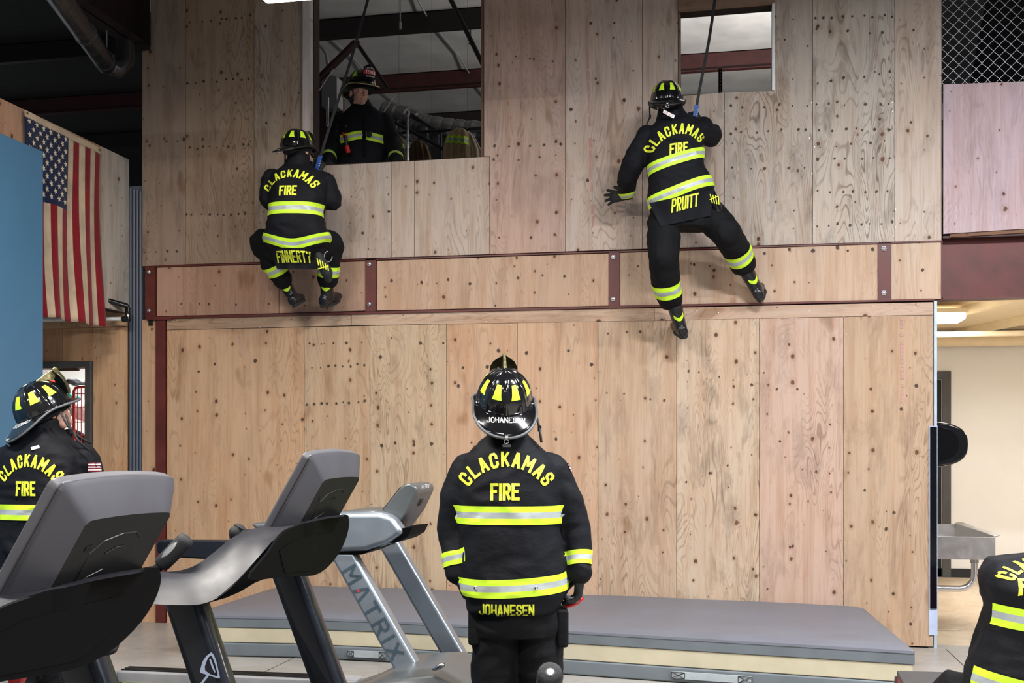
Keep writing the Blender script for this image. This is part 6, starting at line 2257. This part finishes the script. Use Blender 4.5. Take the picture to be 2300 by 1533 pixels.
for k in range(10):
    an = PI / 2 + k * PI / 5
    r = .026 if k % 2 == 0 else .0105
    star.v.append(V((0, r * math.cos(an), r * math.sin(an))))
star.v.append(V((0.0015, 0, 0)))
star.f = [(k, (k + 1) % 10, 10) for k in range(10)]
star.m = [0] * 10
sm_ = mesh_of('star', star, ['paleduck'], V((0, 0, 0)))
n_st = 0
for r in range(11):
    for c_ in range(5 if r % 2 else 6):
        if r % 2 == 0:
            u, v = (c_ + .5) / 6 * (7 / 13), .035 + r * .0335
        else:
            u, v = (c_ + 1) / 6 * (7 / 13), .035 + r * .0335
        p = fpos(u, v, .0035)
        o = bpy.data.objects.new('star', sm_)
        COL.objects.link(o)
        o.parent = fgt
        o.location = p - V(fgt.location)
        o.rotation_euler = (PI / 2, 0, 0)
        o.rotation_euler = (random.uniform(-.1, .1) + PI / 2, 0, 0)

# ================================================================== RED CART IN THE LEFT ROOM
YC = 9.3
ct_ = T('wire_cart', 'red wire cage cart loaded with bags, seen through the left doorway', 'cart', (onY(170, 1200, YC).x, YC, 0))


def yc(px, py, Y=YC):
    return onY(px, py, Y)


xl_, xr_ = yc(166, 900).x, yc(166, 900).x + .34
zt_ = yc(180, 868).z
zlo = .2
P('end_frame', MD().tube([V((xl_, YC, zlo)), V((xl_, YC, zt_ - .04)), V((xl_ + .02, YC, zt_ - .01)), V((xl_ + .06, YC, zt_)), V((xr_, YC, zt_)), V((xr_, YC, zlo))], .014, 10), 'red', ct_, smooth=60)
for k in range(1, 9):
    x = xl_ + (xr_ - xl_) * k / 9
    P('wire', MD().tube([V((x, YC, zlo)), V((x, YC, zt_))], .0042, 6), 'red', ct_)
for k in range(14):
    z = zlo + (zt_ - zlo) * (k + .5) / 14
    P('wire', MD().tube([V((xl_, YC - .004, z)), V((xr_, YC - .004, z))], .0042, 6), 'red', ct_)
zr_ = yc(120, 858, YC + .8).z
P('top_rail', MD().tube([V((xl_ - .9, YC + .8, zr_)), V((xr_ + .1, YC + .8, zr_))], .02, 8), 'red', ct_, smooth=60)
P('shelf', MD().bb((xl_ - .9, YC + .05, 1.02), (xr_, YC + .8, 1.05)), 'red', ct_)
P('shelf', MD().bb((xl_ - .9, YC + .05, .35), (xr_, YC + .8, .38)), 'red', ct_)
for x in (xl_ - .85, xl_ + .02, xr_ - .02):
    P('post', MD().tube([V((x, YC + .78, .06)), V((x, YC + .78, zr_))], .014, 8), 'red', ct_, smooth=60)
    P('caster', MD().tube([V((x - .015, YC + .6, .05)), V((x + .015, YC + .6, .05))], .05, 14), 'rubber', ct_, smooth=60)
for (px, py, rx, rz, mt, lb, cat) in ((146, 898, .10, .10, 'teal', 'teal bag on top of the red wire cart', 'bag'), (190, 922, .12, .10, 'decalwhite', 'white bundle behind the wires of the red cart', 'bundle'), (172, 857, .045, .035, 'rubber', 'black helmet-like dome on the rail of the red cart', 'helmet'), (160, 1000, .15, .16, 'knit', 'dark bag low in the red wire cart', 'bag')):
    c_ = onY(px, py, YC + .35)
    q = remesh(MD().ball(c_, (rx, .16, rz)).ball(c_ + V((rx * .6, .02, -.02)), (rx * .7, .13, rz * .8)), .012, 2)
    folds(q, .012, (14, 14, 14), px)
    top('cart_bag' if cat != 'helmet' else 'dome', lb, cat, q, mt, c_, smooth=180)
ws = onY(160, 920, YC - .1)

# ================================================================== INSIDE THE LOFT
dk = T('foil_duct', 'silver foil duct lying across the loft behind the window person', 'duct', onY(1000, 300, 12.2))
pts = [onY(x, y, 12.0) for x, y in ((860, 262), (905, 272), (950, 292), (1000, 300), (1050, 306), (1120, 308))]
rr = .17
fine = []
for k in range(len(pts) - 1):
    for j in range(10):
        fine.append(pts[k].lerp(pts[k + 1], j / 10))
P('tube', MD().tube(fine, [rr + .010 * math.sin(k * 1.9) * math.sin(k * .7) for k in range(len(fine))], 20), 'duct', dk, smooth=30)
for k_ in (8, 24, 40):
    P('hanger_wire', MD().tube([fine[k_], V((fine[k_].x, fine[k_].y, 6.5))], .0015, 6), 'black', dk)
P('end_plate', MD().bb(pts[-1] + V((-.02, -.2, -.2)), pts[-1] + V((.02, .2, .2))), 'ductdark', dk)
for (x0_, y0_, x1_, y1_, Y_, r, mt, lb) in (
        (916, 250, 917, 455, 8.95, .012, 'chrome', 'bright upright steel pole just inside the left window opening'),
        (703, 190, 800, 95, 9.6, .035, 'darkred', 'dark red diagonal brace at the left of the left window opening'),
        (800, 95, 872, 200, 9.9, .020, 'purlin', 'dark angled bar falling from the brace toward the right'),
        (1003, -20, 1088, 152, 9.6, .022, 'purlin', 'dark sloping bar at the right of the left window opening'),
        (700, 228, 757, 142, 9.6, .007, 'zinc', 'thin pale rod crossing in front of the electric box'),
        (858, 258, 888, 212, 9.9, .006, 'zinc', 'short thin pale rod right of the window person'),
        (862, 262, 985, 328, 10.2, .016, 'purlin', 'dark bar slanting down in front of the foil duct'),
        (922, 258, 1003, 308, 10.6, .016, 'purlin', 'second dark bar slanting toward the hanging coats')):
    a, b = onY(x0_, y0_, Y_), onY(x1_, y1_, Y_)
    if mt == 'chrome':
        b.z = 2.98
    if (x0_, y0_) in ((862, 262), (922, 258)):
        b = a + (b - a) * ((a.z - 2.98) / (a.z - b.z))
    o = T('brace' if mt != 'chrome' else 'pole', lb, 'bar', b)
    P('rod', MD().tube([a, b], r, 10), mt, o, smooth=60)
    P('end_fitting', MD().tube([a, a.lerp(b, .03)], r * 1.5, 8), mt, o, smooth=60)
hg = T('hook_chain', 'small chain with a hook hanging from the roof purlin, upper window opening', 'chain', onY(1056, 95, 12.36))
P('chain', MD().tube([onY(1056, 62, 12.36), onY(1057, 88, 12.36)], .009, 6), 'black', hg)
P('hook', MD().tube([onY(1057, 88, 12.36), onY(1060, 95, 12.36), onY(1057, 100, 12.36), onY(1053, 97, 12.36)], .008, 6), 'black', hg, smooth=60)
hg = T('sprinkler_drop', 'thin rod with a fitting hanging in the top middle of the left window opening', 'rod', onY(899, 65, 10.0))
P('rod', MD().tube([onY(899, 50, 10.0) + V((0, 0, 6.5 - onY(899, 50, 10.0).z)), onY(899, 50, 10.0)], .006, 6), 'greysteel', hg)
P('fitting', MD().tube([onY(899, 50, 10.0), onY(899, 66, 10.0)], .011, 8), 'greysteel', hg, smooth=60)
eb = T('electric_box', 'dark grey electric box with conduit inside the left edge of the window opening', 'box', onY(735, 250, 10.66))
P('cabinet', MD().prism([onY(x, y, 10.66) for x, y in ((722, 160), (757, 172), (757, 238), (722, 240))], (0, .18, 0)), 'greysteel', eb, bevel=.008)
P('conduit', MD().tube([onY(x, y, 10.62) for x, y in ((704, 88), (725, 110), (733, 122), (736, 145), (736, 165))], .018, 10), 'greysteel', eb, smooth=60)
P('conduit', MD().tube([onY(736, 220, 10.62), onY(736, 282, 10.62), onY(742, 286, 10.62)], .014, 10), 'zinc', eb, smooth=60)
P('sticker', MD().prism([onY(x, y, 10.652) for x, y in ((740, 228), (754, 232), (754, 244), (740, 242))], (0, -.004, 0)), 'greysteel', eb)
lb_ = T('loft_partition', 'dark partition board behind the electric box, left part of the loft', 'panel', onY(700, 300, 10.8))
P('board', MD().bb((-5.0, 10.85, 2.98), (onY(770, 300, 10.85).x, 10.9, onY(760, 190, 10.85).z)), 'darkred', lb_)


RAILZ = onY(990, 290, 10.27).z


def hung_coat(lab, pts_l, pts_r, Y_, mt, band_y=None, seed=0):
    """turnout coat hanging from a peg: folded cloth with depth"""
    t = T('hanging_coat', lab, 'coat', onY(pts_l[-1][0], pts_l[-1][1], Y_), 'turnout coats hung in the loft')
    rings = []
    for k in range(len(pts_l) * 4 - 3):
        i, f = divmod(k, 4)
        f /= 4
        l0 = V(pts_l[i]).lerp(V(pts_l[min(i + 1, len(pts_l) - 1)]), f)
        r0 = V(pts_r[i]).lerp(V(pts_r[min(i + 1, len(pts_r) - 1)]), f)
        L, R_ = onY(l0.x, l0.y, Y_), onY(r0.x, r0.y, Y_)
        n_ = 20
        front_ = []
        for j in range(n_ + 1):
            q = L.lerp(R_, j / n_)
            q.y -= (.05 + .03 * math.sin(j * 1.35 + seed + k * .08) * min(1, k / 5)) * math.sin(PI * j / n_) ** .5
            front_.append(q)
        back_ = [L.lerp(R_, j / n_) + V((0, .06 * math.sin(PI * j / n_) ** .5, 0)) for j in range(n_ - 1, 0, -1)]
        rings.append(front_ + back_)
    o = P('cloth', MD().loft(rings), mt, t, smooth=180)
    if band_y:
        md = MD()
        k0 = int((len(rings) - 1) * band_y)
        n_ = 21
        for a_, b_, mi in ((0, .33, 0), (.33, .66, 1), (.66, 1, 0)):
            for j in range(n_ - 1):
                r0, r1 = rings[k0], rings[min(k0 + 2, len(rings) - 1)]
                q = [r0[j].lerp(r1[j], a_), r0[j + 1].lerp(r1[j + 1], a_), r0[j + 1].lerp(r1[j + 1], b_), r0[j].lerp(r1[j], b_)]
                md.add([p + V((0, -.004, 0)) for p in q], [(0, 1, 2, 3)], mi)
        P('reflective_band', md, ['lime', 'retro'], t)
    P('hanger', MD().tube([(onY(*pts_l[0], Y_) + onY(*pts_r[0], Y_)) / 2 + V((0, 0, -.02)), (onY(*pts_l[0], Y_) + onY(*pts_r[0], Y_)) / 2 + V((0, 0, .02)), V((((onY(*pts_l[0], Y_) + onY(*pts_r[0], Y_)) / 2).x, 10.27, RAILZ))], .005, 6), 'black', t)
    return t


hung_coat('brown turnout coat hanging nearest the upright steel pole in the loft', [(930, 318), (922, 326), (920, 350), (916, 420)], [(950, 318), (960, 327), (968, 350), (976, 420)], 10.3, 'brown', None, 1)
hung_coat('tan turnout coat with a yellow band hanging at the right in the left window opening', [(1022, 290), (1006, 298), (996, 330), (990, 420)], [(1044, 290), (1052, 300), (1056, 335), (1062, 420)], 10.0, 'tan', .42, 3)
hung_coat('pale creased coat hanging behind the tan one, right side of the left window opening', [(1038, 296), (1038, 304), (1042, 330), (1044, 420)], [(1054, 296), (1066, 306), (1082, 338), (1092, 420)], 10.2, 'paleduck', None, 5)
hung_coat('brown coat with an orange band beside the window person\'s elbow', [(893, 305), (886, 318), (884, 340), (880, 420)], [(900, 305), (908, 325), (912, 345), (918, 420)], 10.15, 'brown', .38, 7)
cr_ = T('coat_rack', 'dark metal rack holding the coats in the loft', 'rack', onY(1000, 330, 10.4))
P('rail', MD().tube([onY(880, 296, 10.22) + V((0, .05, 0)), onY(1095, 284, 10.22) + V((0, .05, 0))], .014, 8), 'black', cr_, smooth=60)
for x in (880, 990, 1093):
    p = onY(x, 298, 10.27)
    P('post', MD().tube([V((p.x, p.y, 2.98)), p], .014, 8), 'black', cr_, smooth=60)
# slotted post seen in the right window opening
sp = T('slotted_post', 'dark slotted post standing behind the right window opening', 'post', onY(1618, 215, 10.5))
p = onY(1618, 154, 10.5)
P('post', MD().bb((p.x - .018, 10.5, 2.98), (p.x + .018, 10.53, p.z)), 'tdark', sp)
for k in range(12):
    z = p.z - .03 - k * .03
    P('slot', MD().bb((p.x - .006, 10.494, z - .008), (p.x + .006, 10.5, z + .008)), 'greysteel', sp)
